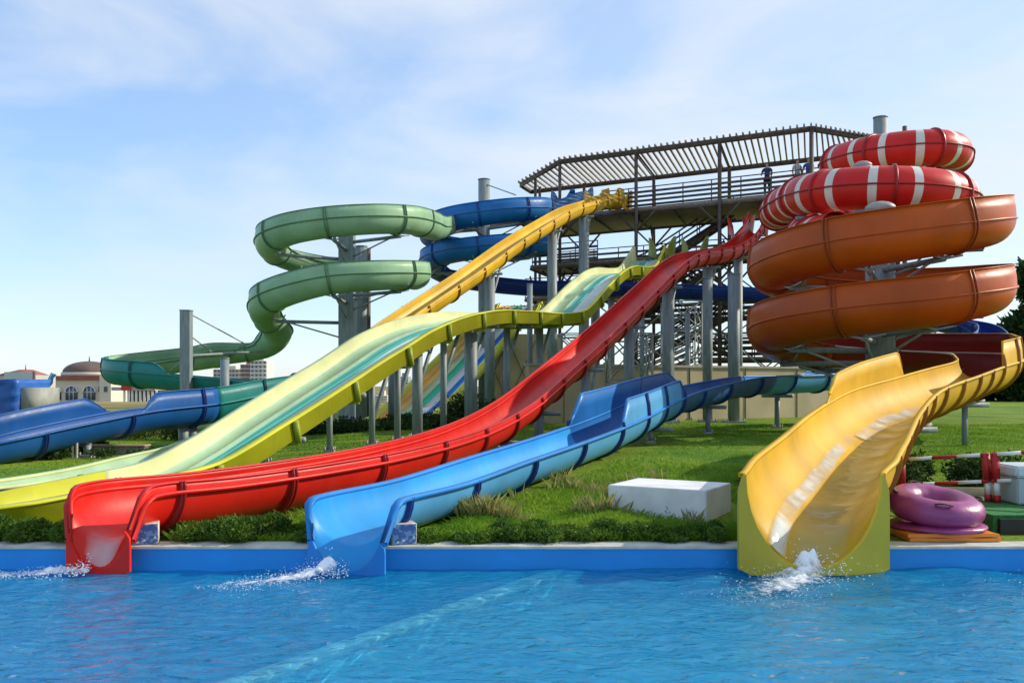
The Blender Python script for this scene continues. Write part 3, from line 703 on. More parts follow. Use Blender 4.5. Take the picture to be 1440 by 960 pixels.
while s < fpa.L:
    q = int(round(s/fpa.L*(fpa.n-1))); p, T, S, U = fpa.frame(q)
    bm = BM(); bar(bm, p-S*WF*1.02-U*.32, p+S*WF*1.02-U*.32, .12, .16); obj('cross_beam', bm, G_FAR[0], far)
    if p.z > .9:
        for sd in (-1, 1):
            b0 = p+S*sd*WF*.8; bm = BM(); bar(bm, (b0.x, b0.y, gz(b0.x, b0.y)), b0-U*.35, .14, n=8); obj('leg', bm, M_STEELL, far)
    s += 2.4
# ================================================================ COLUMNS
def column(px, Y, ytop, dia, label, square=False, arms=(), group='steel columns under the slides', X=None, ztop=None, cap=False, name='support_column', m=None):
    x = (px-720)/F*Y if X is None else X; zt = EYE-(ytop-HZ)/F*Y if ztop is None else ztop; g = gz(x, Y)
    t = thing(name, label, 'column', (x, Y, g), group)
    bm = BM()
    if square: box(bm, (x, Y, (zt+g)/2), (dia, dia, zt-g))
    else: bar(bm, (x, Y, g-.02), (x, Y, zt), dia, n=20)
    obj('shaft', bm, m or M_STEEL, t)
    bm = BM(); box(bm, (x, Y, g+.02), (dia*1.7, dia*1.7, .07)); 
    for sx in (-1, 1):
        for sy in (-1, 1): bar(bm, (x+sx*dia*.7, Y+sy*dia*.7, g+.04), (x+sx*dia*.7, Y+sy*dia*.7, g+.12), .05, n=6)
    obj('base_plate', bm, M_STEELL, t)
    if cap:
        bm = BM(); r = bmesh.ops.create_uvsphere(bm, u_segments=24, v_segments=10, radius=1)
        bmesh.ops.transform(bm, matrix=Matrix.Translation((x, Y, zt)) @ Matrix.Diagonal((dia*.52, dia*.52, dia*.25, 1)), verts=r['verts'])
        obj('domed_cap', bm, M_STEELL, t)
    else:
        bm = BM(); bar(bm, (x, Y, zt-.002), (x, Y, zt+.03), dia*1.08, n=20 if not square else 4); obj('end_cap', bm, M_STEEL, t)
    for (a, b, w) in arms:
        bm = BM(); bar(bm, a, b, w, n=8); obj('arm', bm, M_STEELL if w < .09 else M_STEEL, t)
    return t
def spiral_arms(cx, cy, Rr, zs, thetas, d=.6, w=.11):
    """radial arm under the trough + V stays, from the column at (cx,cy)"""
    out = []
    for th in thetas:
        sg = -1; z = key([(-a, b) for a, b in zs], -th)-d-.12
        e = Vector((cx+Rr*math.cos(R(th)), cy+Rr*math.sin(R(th)), z)); c = Vector((cx, cy, z))
        out.append((c, e, w*1.3)); out.append((c-Vector((0, 0, .7)), c.lerp(e, .85), w*.6))
        tn = Vector((-math.sin(R(th)), math.cos(R(th)), 0)); rd = Vector((math.cos(R(th)), math.sin(R(th)), 0))
        for sgn in (-1, 1):
            out.append((e-rd*.3, e+rd*sgn*.45+Vector((0, 0, .28)), w*.5))
            out.append((e+tn*.0, e+tn*sgn*.5+Vector((0, 0, .1)), w*.5))
    return out
zo = [(100, 5.98), (60, 5.96), (0, 5.88), (-90, 5.12), (-180, 4.68), (-270, 4.5), (-360, 4.18), (-450, 3.52), (-540, 3.12), (-585, 2.80), (-630, 2.62), (-720, 2.40)]
column(0, 24, 0, .74, 'thick grey column at the centre of the orange spiral', X=OC[0], ztop=6.15, cap=True, arms=spiral_arms(HC[0], HC[1], 2.5, zo, [-20, -75, -115, -165, -215, -380, -440, -478, -525, -575, -610, -660, -700]))
column(0, 29, 0, .55, 'grey column with domed top between the two striped tube loops', X=11.0, ztop=8.45, cap=True, arms=[(Vector((11, 29, 6.6)), Vector((11.2, 26.7, 6.6)), .12), (Vector((11, 29, 6.6)), Vector((13.4, 29, 6.5)), .12), (Vector((11, 29, 6.9)), Vector((8.9, 29, 6.8)), .12)])
column(1238, 38.5, 166, .56, 'tallest grey column rising behind the top red striped tube', arms=[(P(1238, 262, 38.5), P(1285, 262, 37), .12)])
zg = [(0, 8.50), (-90, 7.93), (-180, 7.39), (-270, 6.8), (-360, 6.25), (-450, 5.73), (-540, 4.66)]
column(488, 39, 300, .62, 'square grey column at the centre of the green spiral', square=True, ztop=8.6, arms=spiral_arms(-6.95, 39, 3.0, zg, [-35, -90, -150, -210, -260, -320, -395, -450, -520]))
column(508, 41, 347, .52, 'round grey column just right of the square one under the green spiral')
column(517, 42.5, 350, .28, 'thin dark post behind the green spiral columns', m=M_DARK)
c0 = P(262, 437, 31); 
column(262, 31, 437, .33, 'tall grey post left of the green spiral with stay cables', square=True, arms=[(P(265, 440, 31), P(342, 482, 38), .05), (P(265, 470, 31), P(300, 497, 38), .05), (P(264, 502, 31), P(238, 522, 34), .05), (P(266, 500, 31), P(372, 494, 40), .10)])
column(316, 28, 504, .27, 'short grey post standing between the two teal bends')
zb = [(0, 10.7), (-90, 9.95), (-180, 9.4), (-270, 9.1), (-360, 8.85), (-450, 8.3), (-540, 7.9)]
column(0, 48, 0, .6, 'grey column at the centre of the blue spiral', X=-1.45, ztop=12.2, arms=spiral_arms(-1.33, 48, 2.85, zb, [-40, -100, -160, -230, -300, -400, -460, -520])+[(Vector((-1.45, 48, 12.0)), Vector((.2, 46, 11.0)), .06)])
# columns under straight slides: placed by where they stand under the path
def under(path, ci, drop=.5):
    q = path.near_index(ci); return path.p[q]-Vector((0, 0, drop)), path.fr[q]
def slide_column(path, ci, dia, label, drop=.55, off=0, brace=True, group='steel columns under the slides', w=.5):
    dia *= .84; p, (T, S, U) = under(path, ci, drop); p = p+S*off; x, y = p.x, p.y
    T2 = Vector((T.x, T.y, 0)).normalized()
    arms = [(Vector((x, y, p.z))-S*w, Vector((x, y, p.z))+S*w, .10)]
    if brace and p.z > 1.6:
        arms += [(Vector((x, y, p.z-1.2)), Vector((x, y, p.z))-T2*1.1+Vector((0, 0, (-T.z/max(.2, Vector((T.x, T.y, 0)).length))*1.1)), .10)]
    column(0, y, 0, dia, label, X=x, ztop=p.z, arms=arms, group=group)
def ci_at_px(path, px):
    q = min(range(path.n), key=lambda q: abs(720+F*path.p[q].x/path.p[q].y-px)+(0 if path.p[q].y > 5 else 999)); return path.i[q]
# lime
for px, dia, lab in ((372, .15, 'shortest grey post under the lower lime slide'), (462, .14, 'second grey post from the bottom under the lime slide'), (525, .16, 'third grey post up the lime slide'), (560, .18, 'fourth grey post up the lime slide, below its steep part'),
                     (585, .30, 'thick grey post below the brow of the lime slide'), (622, .20, 'slim grey post under the brow of the lime slide'), (662, .42, 'broad grey column under the left end of the flat lime hump'), (712, .24, 'grey column under the middle of the flat lime hump'), (760, .30, 'grey column under the right end of the flat lime hump'), (838, .42, 'grey column under the upper lime ramp')):
    slide_column(lpa, ci_at_px(lpa, px), dia, lab, drop=.42, w=.8)
# gold
for ci, dia, lab in ((5.6, .45, 'grey column carrying the middle of the golden chute'), (3.6, .5, 'grey column carrying the upper golden chute'), (2.3, .6, 'thick grey column just below the top of the golden chute'), (7.1, .34, 'grey column carrying the lower golden chute')):
    slide_column(qpa, ci, dia, lab, drop=.55)
# red
for ci, dia, lab in ((4.2, .45, 'tall grey column under the top bend of the red chute'), (2.4, .45, 'tallest grey column by the red chute start'), (6.3, .42, 'grey column below the steepest part of the red chute'), (7.4, .36, 'grey column under the upper half of the red chute'), (8.4, .30, 'grey column under the middle of the red chute'), (9.4, .26, 'grey column under the lower half of the red chute'), (10.3, .16, 'thin grey post where the red chute flattens')):
    slide_column(rpa, ci, dia, lab, drop=.55)
# light blue / navy supports
for ci, dia, lab in ((a+14.1, .16, 'short grey post under the steel blue section'), (a+12.6, .18, 'short grey post under the pale blue section by the wall'), (a+16.1, .14, 'short grey post at the bend of the light blue slide')):
    slide_column(bpa, ci, dia, lab, drop=.58, brace=False)
for ci, dia, lab in ((a+1.5, .4, 'grey column under the navy run near the blue spiral'), (a+4.3, .4, 'grey column under the navy run beside the striped tube')):
    slide_column(bpa, ci, dia, lab, drop=.7, brace=False)
for px, Y, yt, d, lab in ((940, 31.5, 405, .40, 'free grey column right of the red chute in front of the wall'), (967, 33.5, 440, .18, 'slim grey pipe between two thick columns before the wall'), (995, 32, 392, .34, 'grey column with light edge before the middle of the wall'), (1032, 31.5, 386, .40, 'rightmost grey column before the boundary wall'), (903, 30.5, 418, .16, 'slim grey pipe under the upper red chute'),
                      (745, 33, 400, .2, 'slim grey pipe behind the flat lime hump')):
    column(px, Y, yt, d, lab)
for ci, lab in ((a+17.9+1.0, ''),): pass
for px, Y, lab in ((123, 20.0, 'short grey post under the royal blue run'), (258, 22.8, 'grey post under the teal and blue joint'), (270, 23.3, 'second grey post behind the teal and blue joint')):
    p = gpa.p[gpa.near_index(ci_at_px(gpa, px))]
    column(px, Y, 0, .16 if px < 200 else .24, lab, ztop=[.30, .55, .6][(px > 200)+(px > 265)], arms=())
def lattice(px, Y, ytop, wd, label):
    x = (px-720)/F*Y; g = gz(x, Y); zt = EYE-(ytop-HZ)/F*Y; t = thing('lattice_mast', label, 'steel frame', (x, Y, g), 'steel lattice masts between the slide columns')
    for sx in (-1, 1):
        for sy in (-1, 1):
            bm = BM(); bar(bm, (x+sx*wd/2, Y+sy*wd/2, g), (x+sx*wd/2, Y+sy*wd/2, zt), .06); obj('leg', bm, M_STEELL, t)
    bm = BM(); n = max(2, round((zt-g)/1.3))
    for k in range(n):
        z0 = g+(zt-g)*k/n; z1 = g+(zt-g)*(k+1)/n
        for (a_, b_) in (((-1, -1), (1, -1)), ((1, -1), (1, 1)), ((1, 1), (-1, 1)), ((-1, 1), (-1, -1))):
            A = (x+a_[0]*wd/2, Y+a_[1]*wd/2); B = (x+b_[0]*wd/2, Y+b_[1]*wd/2)
            bar(bm, (*A, z0), (*B, z1), .04); bar(bm, (*B, z0), (*A, z1), .04); bar(bm, (*A, z1), (*B, z1), .045)
    obj('lattice_bracing', bm, M_STEELL, t)
lattice(884, 29.0, 470, 1.3, 'open steel lattice mast below the middle of the red chute')
lattice(958, 40.5, 425, 1.5, 'taller open steel lattice mast right of the red chute')
lattice(812, 37.5, 470, 1.4, 'open steel lattice mast behind the right end of the lime hump')
for x, Y, zt, lab in ((9.6, 19.6, 1.16, 'low steel trestle under the yellow bend'), (6.75, 15.8, .82, 'low steel trestle under the middle of the yellow chute')):
    t = thing('trestle', lab, 'steel frame', (x, Y, gz(x, Y)), 'steel trestles under the yellow chute')
    bm = BM(); bar(bm, (x, Y, gz(x, Y)), (x, Y, zt), .09); obj('leg', bm, M_STEEL, t)
    bm = BM(); bar(bm, (x-.5, Y, zt), (x+.5, Y, zt), .1, .1); obj('cross_beam', bm, M_STEEL, t)
    for sx in (-1, 1):
        bm = BM(); bar(bm, (x+sx*.2, Y, zt), (x+sx*.42, Y, zt+.1), .05); obj('cradle', bm, M_STEELL, t)
# ================================================================ TOWER
tower = thing('slide_tower', 'tall brown steel slide tower with slatted pergola roof, decks and stairs', 'tower', (9, 50, .3))
TA = Vector((2.7, 52.2, 0)); TU = Vector((.870, -.493, 0)); TW = Vector((.31, .95, 0))
def T3(t, w, z): p = TA+TU*t+TW*w; return Vector((p.x, p.y, z))
RZ = 14.13
def roofz_near(t):  # near edge beyond B bends back
    if t <= 13.8: return T3(t, 0, RZ)
    p = T3(13.8, 0, RZ); return p+Vector((.89, .46, 0))*(t-13.8)
def roof_far(t):
    p = T3(t, 6.6, RZ)
    if t < 0: pass
    return p
bm = BM(); t = -3.3
while t < 19:
    if t < 0: a_ = T3(0, 0, RZ).lerp(Vector((.54, 58.2, RZ)), -t/3.3); b_ = Vector((1.25, 60.3, RZ)).lerp(T3(0, 6.6, RZ), 1+t/3.3)
    else: a_ = roofz_near(t); b_ = T3(t, 6.6, RZ)
    d_ = (b_-a_).normalized()
    if (b_-a_).length > .6: bar(bm, a_-d_*.42+Vector((0, 0, .12)), b_+d_*.35+Vector((0, 0, .12)), .085, .13)
    t += .335
obj('roof_slats', bm, M_SLAT, tower)
edge = [Vector((1.25, 60.3, RZ)), Vector((.54, 58.2, RZ)), T3(0, 0, RZ), T3(13.8, 0, RZ), roofz_near(18.6), T3(18.6, 6.6, RZ)]
for p0, p1 in zip(edge, edge[1:]+edge[:1]):
    bm = BM(); bar(bm, p0, p1, .14, .26); obj('roof_beam', bm, M_DARK, tower)
for k in (4.6, 9.2):
    bm = BM(); bar(bm, T3(k, 0, RZ-.01), T3(k, 6.6, RZ-.01), .06, .1); obj('roof_beam', bm, M_DARK, tower)
LV = [11.1, 8.25, 5.4, 2.6]
posts = [(0, 0), (4.6, 0), (9.2, 0), (13.8, 0), (0, 5.8), (4.6, 5.8), (9.2, 5.8), (13.8, 5.8), (18.2, 1.8), (18.2, 5.8), (-3.0, 5.4), (-2.6, 3.2)]
for (t_, w_) in posts:
    bm = BM(); p = T3(t_, w_, RZ); bar(bm, (p.x, p.y, gz(p.x, p.y)), p, .17, .17); obj('post', bm, M_DARK, tower)
    for z in (11.0, 8.15):
        bm = BM()
        for s_ in (-1, 1): bar(bm, T3(t_, w_, z-1.2), T3(t_+1.1*s_, w_, z-.1), .09)
        s_ = 1 if w_ < 2 else -1
        bar(bm, T3(t_, w_, z-1.2), T3(t_, w_+s_*1.1, z-.1), .09)
        obj('knee_brace', bm, M_DARK, tower)
def deck(t0, t1, w0, w1, z, th=.16):
    bm = BM(); pts = [T3(t0, w0, 0), T3(t1, w0, 0), T3(t1, w1, 0), T3(t0, w1, 0)]
    prism(bm, [(p.x, p.y) for p in pts], z-th, z); obj('deck', bm, M_WOOD, tower)
    bm = BM()
    for w_ in (w0, w1): bar(bm, T3(t0, w_, z-th-.05), T3(t1, w_, z-th-.05), .08, .12)
    k = t0
    while k <= t1+.01: bar(bm, T3(k, w0, z-th-.06), T3(k, w1, z-th-.06), .07, .10); k += (t1-t0)/max(1, round((t1-t0)/2.3))
    obj('deck_beam', bm, M_DARK, tower)
def railing(pts, z, rows=4, m=None, sp=1.5, hgt=1.1):
    """pts list of (t,w)"""
    bm = BM()
    for (t0, w0), (t1, w1) in zip(pts, pts[1:]):
        a_ = T3(t0, w0, z); b_ = T3(t1, w1, z); L = (b_-a_).length
        for k in range(rows): 
            zz = hgt*(k+.6)/(rows-.4); bar(bm, a_+Vector((0, 0, zz)), b_+Vector((0, 0, zz)), .05, .12 if k < rows-1 else .05)
        n = max(1, round(L/sp))
        for k in range(n+1):
            p = a_.lerp(b_, k/n); bar(bm, p, p+Vector((0, 0, hgt)), .05)
    obj('railing', bm, m or M_DARK, tower)
deck(-2.6, 18.2, .05, 5.6, LV[0])
railing([(2.6, .1), (18.0, .1)], LV[0], 5); railing([(-2.4, 5.5), (18.0, 5.5)], LV[0], 5); railing([(18.0, .1), (18.0, 5.5)], LV[0], 5)
deck(-1.5, 13.9, -1.2, 2.0, LV[1]); railing([(-1.4, 1.9), (13.8, 1.9)], LV[1], 4); railing([(-1.4, -1.1), (2.6, -1.1)], LV[1], 4); railing([(13.8, -1.1), (13.8, 1.9)], LV[1], 4)
deck(10.5, 18.2, 2.5, 5.6, LV[1]); railing([(10.5, 5.5), (18.1, 5.5)], LV[1], 4); railing([(10.5, 2.6), (18.1, 2.6)], LV[1], 4)
deck(-3, 3.0, 2.2, 5.6, LV[1]-1.4); railing([(-3, 2.3), (3, 2.3)], LV[1]-1.4, 4); railing([(-3, 5.5), (3, 5.5)], LV[1]-1.4, 4)
deck(2, 18.2, 4.2, 5.6, LV[2], .1); railing([(2, 4.3), (18.1, 4.3)], LV[2], 4); railing([(2, 5.5), (18.1, 5.5)], LV[2], 4)
deck(8, 19.5, .4, 2.6, LV[3]+.4); railing([(8, .5), (19.4, .5)], LV[3]+.4, 4); railing([(8, 2.5), (19.4, 2.5)], LV[3]+.4, 4)
def stair(t0, z0, t1, z1, w, wd=1.2):
    bm = BM(); n = int(abs(z1-z0)/.19)
    for k in range(n):
        f = (k+.5)/n; t_ = t0+(t1-t0)*f; z = z0+(z1-z0)*f
        a_ = T3(t_, w, z); b_ = T3(t_, w+wd, z); bar(bm, a_, b_, .28, .04)
        bar(bm, a_-Vector((0, 0, .09)), b_-Vector((0, 0, .09)), .03, .08)
    obj('stair_treads', bm, M_WOOD, tower)
    bm = BM()
    for ww in (w, w+wd):
        bar(bm, T3(t0, ww, z0-.1), T3(t1, ww, z1-.1), .06, .26)
        for hh in (.35, .65, .95): bar(bm, T3(t0, ww, z0+hh), T3(t1, ww, z1+hh), .045, .09)
        for k in range(6):
            f = k/5; p = T3(t0+(t1-t0)*f, ww, z0+(z1-z0)*f); bar(bm, p, p+Vector((0, 0, .95)), .05)
    obj('stair_flight', bm, M_DARK, tower)
stair(4.4, 8.25, 9.6, 11.1, 3.9); stair(-.5, 6.85, 4.4, 8.25, 3.9); stair(10.2, 5.4, 5.6, 8.25, 2.4); stair(4.6, 5.4, 9.4, 8.1, .6)
stair(3, 2.6, 9, 5.4, 4.2); stair(10, 3.0, 5.2, 5.4, 1.6); stair(1.2, .4, 7.5, 3.0, 1.0); stair(12, .4, 16.5, 3.0, 3.2); stair(17.5, 3.0, 12.5, 5.4, 3.4)
# lattice truss bracing under the decks
bm = BM()
for (t0, t1) in ((0, 4.6), (4.6, 9.2), (9.2, 13.8)):
    for w_ in (0, 5.8):
        for z0, z1 in ((.6, 4.2), (4.2, 7.8)):
            bar(bm, T3(t0, w_, z0), T3(t1, w_, z1), .07); bar(bm, T3(t1, w_, z0), T3(t0, w_, z1), .07)
        bar(bm, T3(t0, w_, 4.2), T3(t1, w_, 4.2), .1)
obj('cross_bracing', bm, M_STEELL, tower)
# slide entry hoods on the tower
def hood(x, y, z, ang, col, w=.55, h=.8):
    bm = BM(); c, s = math.cos(ang), math.sin(ang)
    for sd in (-1, 1):
        pr = []
        for k in range(9):
            f = k/8; u = -.75+1.5*f; v = .12+h*(math.sin(f*math.pi*.78)**1.2); pr.append((u, v))
        for dd in (0, .05):
            pass
        lo0 = []; hi0 = []; lo1 = []; hi1 = []
        for (u, v) in pr:
            off = sd*(w+.18*(v/h)**2)
            for L, zz, o2 in ((lo0, 0, sd*w), (hi0, v, off), (lo1, 0, sd*(w+.05)), (hi1, v, off+sd*.05)):
                L.append(bm.verts.new((x+c*u-s*o2, y+s*u+c*o2, z+zz)))
        for k in range(8):
            bm.faces.new((lo0[k], lo0[k+1], hi0[k+1], hi0[k])); bm.faces.new((lo1[k+1], lo1[k], hi1[k], hi1[k+1])); bm.faces.new((hi0[k], hi0[k+1], hi1[k+1], hi1[k]))
        bm.faces.new((lo0[0], hi0[0], hi1[0], lo1[0])); bm.faces.new((lo0[-1], lo1[-1], hi1[-1], hi0[-1]))
    bmesh.ops.recalc_face_normals(bm, faces=bm.faces)
    return bm
for (px, py, Y, par, m_) in ((1062, 322, 46.0, red, G_RED), (1041, 322, 46.8, red, G_RED), (930, 352, 47.2, lime, G_LIMED), (976, 352, 47.4, lime, G_LIMED), (870, 287, 50.6, gold, G_GOLD), (838, 283, 51.8, gold, G_GOLD), (790, 283, 54.2, blue, G_BLUE2), (816, 281, 54.6, blue, G_BLUE2)):
    p = P(px, py, Y); bm = hood(p.x, p.y, p.z-.35, R(65), m_, .42, .95); o = obj('entry_hood', bm, m_, par)
# ================================================================ WALLS, HEDGES etc.
w0 = Vector((.5, 30.2, 0)); w1 = Vector((14.6, 38.2, 0))
wall = thing('boundary_wall', 'low beige plastered boundary wall behind the lawn', 'wall', tuple(w0))
bm = BM(); d_ = (w1-w0); L_ = d_.length; ang = math.atan2(d_.y, d_.x)
box(bm, ((w0+w1)/2)+Vector((0, 0, 1.15)), (L_, .22, 2.1), ang); obj('wall_face', bm, M_WALL, wall)
bm = BM(); box(bm, ((w0+w1)/2)+Vector((0, 0, 2.24)), (L_+.1, .34, .08), ang); obj('wall_coping', bm, M_CONC, wall)
bm = BM()
for k in range(6):
    p = w0.lerp(w1, (k+.5)/6)+Vector((.05, -.1, 1.15)); box(bm, p, (.02, .06, 2.05), ang)
obj('wall_joint', bm, mat('joint_dark', (.2, .17, .11), .9), wall)
pb = P(712, 530, 50); scr = thing('screen_wall', 'taller beige screen wall behind the slide columns, with crossed wires', 'wall', (pb.x, 50, .3))
bm = BM(); box(bm, (.5, 50, 2.2), (4.5, .3, 4.2)); obj('wall_face', bm, mat('beige_screen', (.50, .42, .22), .9), scr)
bm = BM(); 
for k in range(3):
    for s_ in (-1, 1): bar(bm, (-1.7+1.5*k, 49.8, .6), (-.2+1.5*k if s_ > 0 else -3.2+1.5*k+.0, 49.8, 4.0), .03)
obj('wire_bracing', bm, M_DARK, scr)
# ---- white box
def rotbox(name, label, cat, c, s, rz, material, group=None, bev=.01, tilt=0):
    t = thing(name, label, cat, (c[0], c[1], c[2]), group, rz)
    return t
wb = thing('white_box', 'large white painted concrete box with scribbles on the bank of grass', 'box', (1.86, 11.0, -.02))
c_ = Vector((2.25, 10.7)); f_ = Vector((-.866, .5)); g_ = Vector((.5, .866))
bm = BM(); prism(bm, [tuple(c_+f_*1.24), tuple(c_), tuple(c_+g_*.97), tuple(c_+f_*1.24+g_*.97)], -.05, .37); bmesh.ops.recalc_face_normals(bm, faces=bm.faces)
bmesh.ops.bevel(bm, geom=bm.edges[:], offset=.010, segments=2, affect='EDGES')
mw, nt, b = new_mat('box_white'); noise_col(nt, b, (.62, .63, .63), (.80, .80, .78), 3, 8, .3, .6); b.inputs['Roughness'].default_value = .7; add_bump(nt, b, 30, .2, .01)
obj('box_body', bm, mw, wb)
bm = BM(); rnd = random.Random(4)
for k in range(26):
    u = rnd.uniform(.03, .52); z = rnd.uniform(0, .12); o_ = c_+f_*u-g_*.003; d_ = f_*rnd.uniform(-.04, .04)
    bar(bm, (o_.x, o_.y, z), (o_.x+d_.x, o_.y+d_.y, z+rnd.uniform(-.03, .05)), .006, .004)
obj('scribble', bm, mat('pen_grey', (.10, .12, .12), .8), wb)
# ---- tiled blocks beside outlets
mt, nt, b = new_mat('mosaic_tiles')
tc = N(nt, 'ShaderNodeTexCoord'); vo = N(nt, 'ShaderNodeTexVoronoi'); vo.inputs['Scale'].default_value = 38; vo.distance = 'CHEBYCHEV'
nt.links.new(tc.outputs['Object'], vo.inputs['Vector']); cr = N(nt, 'ShaderNodeValToRGB'); cr.color_ramp.interpolation = 'CONSTANT'
cr.color_ramp.elements[0].color = (.05, .10, .30, 1); cr.color_ramp.elements[1].position = .5; cr.color_ramp.elements[1].color = (.12, .25, .45, 1)
e = cr.color_ramp.elements.new(.8); e.color = (.45, .55, .62, 1)
nt.links.new(vo.outputs['Color'], cr.inputs[0]); nt.links.new(cr.outputs[0], b.inputs['Base Color'])
for (px, Y, lab, rz) in ((205, 9.32, 'small block with blue mosaic front beside the red outlet', R(18)), (566, 9.32, 'small block with blue mosaic front beside the light blue outlet', R(18))):
    x = (px-720)/F*Y; t = thing('outlet_block', lab, 'block', (x, Y, 0), 'blocks beside the outlets', 0)
    bm = BM(); box(bm, (x, Y, .105), (.25, .20, .21), rz); bmesh.ops.bevel(bm, geom=bm.edges[:], offset=.006, segments=1, affect='EDGES'); obj('block_body', bm, mat('block_stone', (.52, .48, .38), .85, .3, 20), t)
    bm = BM(); c, s = math.cos(rz), math.sin(rz); box(bm, (x+s*.103-c*.0, Y-c*.103, .105), (.235, .012, .195), rz); obj('mosaic_face', bm, mt, t)
# ---- right corner: tubes, mats, barrier, storage box, carpet
mg = mat('green_carpet', (.02, .16, .035), .95, .3, 20, bump=.4, bscale=80)
t = thing('carpet_platform', 'green carpeted platform beside the pool at the right', 'platform', (5.4, 10.6, 0))
bm = BM(); box(bm, (8.35, 10.6, .105), (6.4, 1.4, .19)); obj('platform_top', bm, mg, t)
bm = BM(); box(bm, (8.35, 9.87, .085), (6.3, .06, .16)); obj('platform_front', bm, M_BLACK, t)
def torus(bm, R1, r1, mtx, nu=56, nv=24, flat=.0, lump=0, sz=1):
    V = []
    for i in range(nu):
        a_ = 2*math.pi*i/nu; row = []
        for j in range(nv):
            b_ = 2*math.pi*j/nv; rr = r1*(1+lump*noise.noise(Vector((math.cos(a_)*3, math.sin(a_)*3, j*.2))))
            wr = 1+.010*math.sin(a_*26)*max(0, -math.cos(b_))       # seam puckers on the inner side
            x = (R1+rr*wr*math.cos(b_))*math.cos(a_); y = (R1+rr*wr*math.cos(b_))*math.sin(a_); z = rr*sz*math.sin(b_)
            row.append(bm.verts.new(mtx @ Vector((x, y, z))))
        V.append(row)
    for i in range(nu):
        for j in range(nv):
            bm.faces.new((V[i][j], V[(i+1) % nu][j], V[(i+1) % nu][(j+1) % nv], V[i][(j+1) % nv]))
m_pur, nt, b = new_mat('purple_vinyl'); noise_col(nt, b, (.23, .028, .13), (.30, .045, .19), 2); b.inputs['Roughness'].default_value = .38; b.inputs['Coat Weight'].default_value = .2; b.inputs['Coat Roughness'].default_value = .25
add_bump(nt, b, 7, .25, .03)
tx, ty = 4.47, 9.78
t = thing('swim_ring', 'big purple inflatable ring with black handles on top of the stack', 'inflatable ring', (tx, ty, .3))
M0 = Matrix.Translation((tx, ty, .315)) @ Matrix.Rotation(R(10), 4, 'X') @ Matrix.Rotation(R(4), 4, 'Y')
bm = BM(); torus(bm, .325, .165, M0, lump=.05, sz=.86); obj('inflated_ring', bm, m_pur, t)
for ang in (R(-105), R(-10), R(95), R(170)):
    bm = BM(); prev = None
    for k in range(9):
        f = k/8-.5; a2 = ang+f*.38; rr = .45; lift = .172+.02*math.cos(f*math.pi)
        el = R(52)
        p = M0 @ Vector(((.325+lift*math.cos(el))*math.cos(a2), (.325+lift*math.cos(el))*math.sin(a2), lift*.95*math.sin(el)))
        if prev is not None: bar(bm, prev, p, .045, .012)
        prev = p
    obj('handle', bm, M_BLACK, t)
t = thing('swim_ring', 'deflated purple ring lying flat under the big purple one', 'inflatable ring', (tx, ty, .08))
bm = BM(); torus(bm, .33, .165, Matrix.Translation((tx+.015, ty, .112)), lump=.10, sz=.28); obj('inflated_ring', bm, m_pur, t)
m_or = mat('orange_vinyl', (.75, .24, .02), .4, .12, 3)
for k, (zz, lab) in enumerate(((.062, 'orange mat lying directly under the purple rings'), (.022, 'orange mat lying on the coping, lowest of the stack'))):
    bm = BM(); nx_ = 24
    V0 = []; V1 = []
    for i in range(nx_+1):
        for j in range(7):
            x = tx-.45+.93*i/nx_+.02*k; y = ty-.40+.8*j/6; z = zz+.012*noise.noise(Vector((x*3, y*3, k)))
            V0.append(bm.verts.new((x, y, z-.017))); V1.append(bm.verts.new((x, y, z+.018)))
    id_ = lambda i, j: i*7+j
    for i in range(nx_):
        for j in range(6):
            bm.faces.new((V1[id_(i, j)], V1[id_(i+1, j)], V1[id_(i+1, j+1)], V1[id_(i, j+1)])); bm.faces.new((V0[id_(i, j+1)], V0[id_(i+1, j+1)], V0[id_(i+1, j)], V0[id_(i, j)]))
    for i in range(nx_):
        for j in (0, 6):
            bm.faces.new((V0[id_(i, j)], V0[id_(i+1, j)], V1[id_(i+1, j)], V1[id_(i, j)]))
    for j in range(6):
        for i in (0, nx_): bm.faces.new((V0[id_(i, j)], V1[id_(i, j)], V1[id_(i, j+1)], V0[id_(i, j+1)]))
    bmesh.ops.recalc_face_normals(bm, faces=bm.faces)
    tag(obj('foam_mat', bm, m_or), lab, 'mat', 'orange mats in the stack')
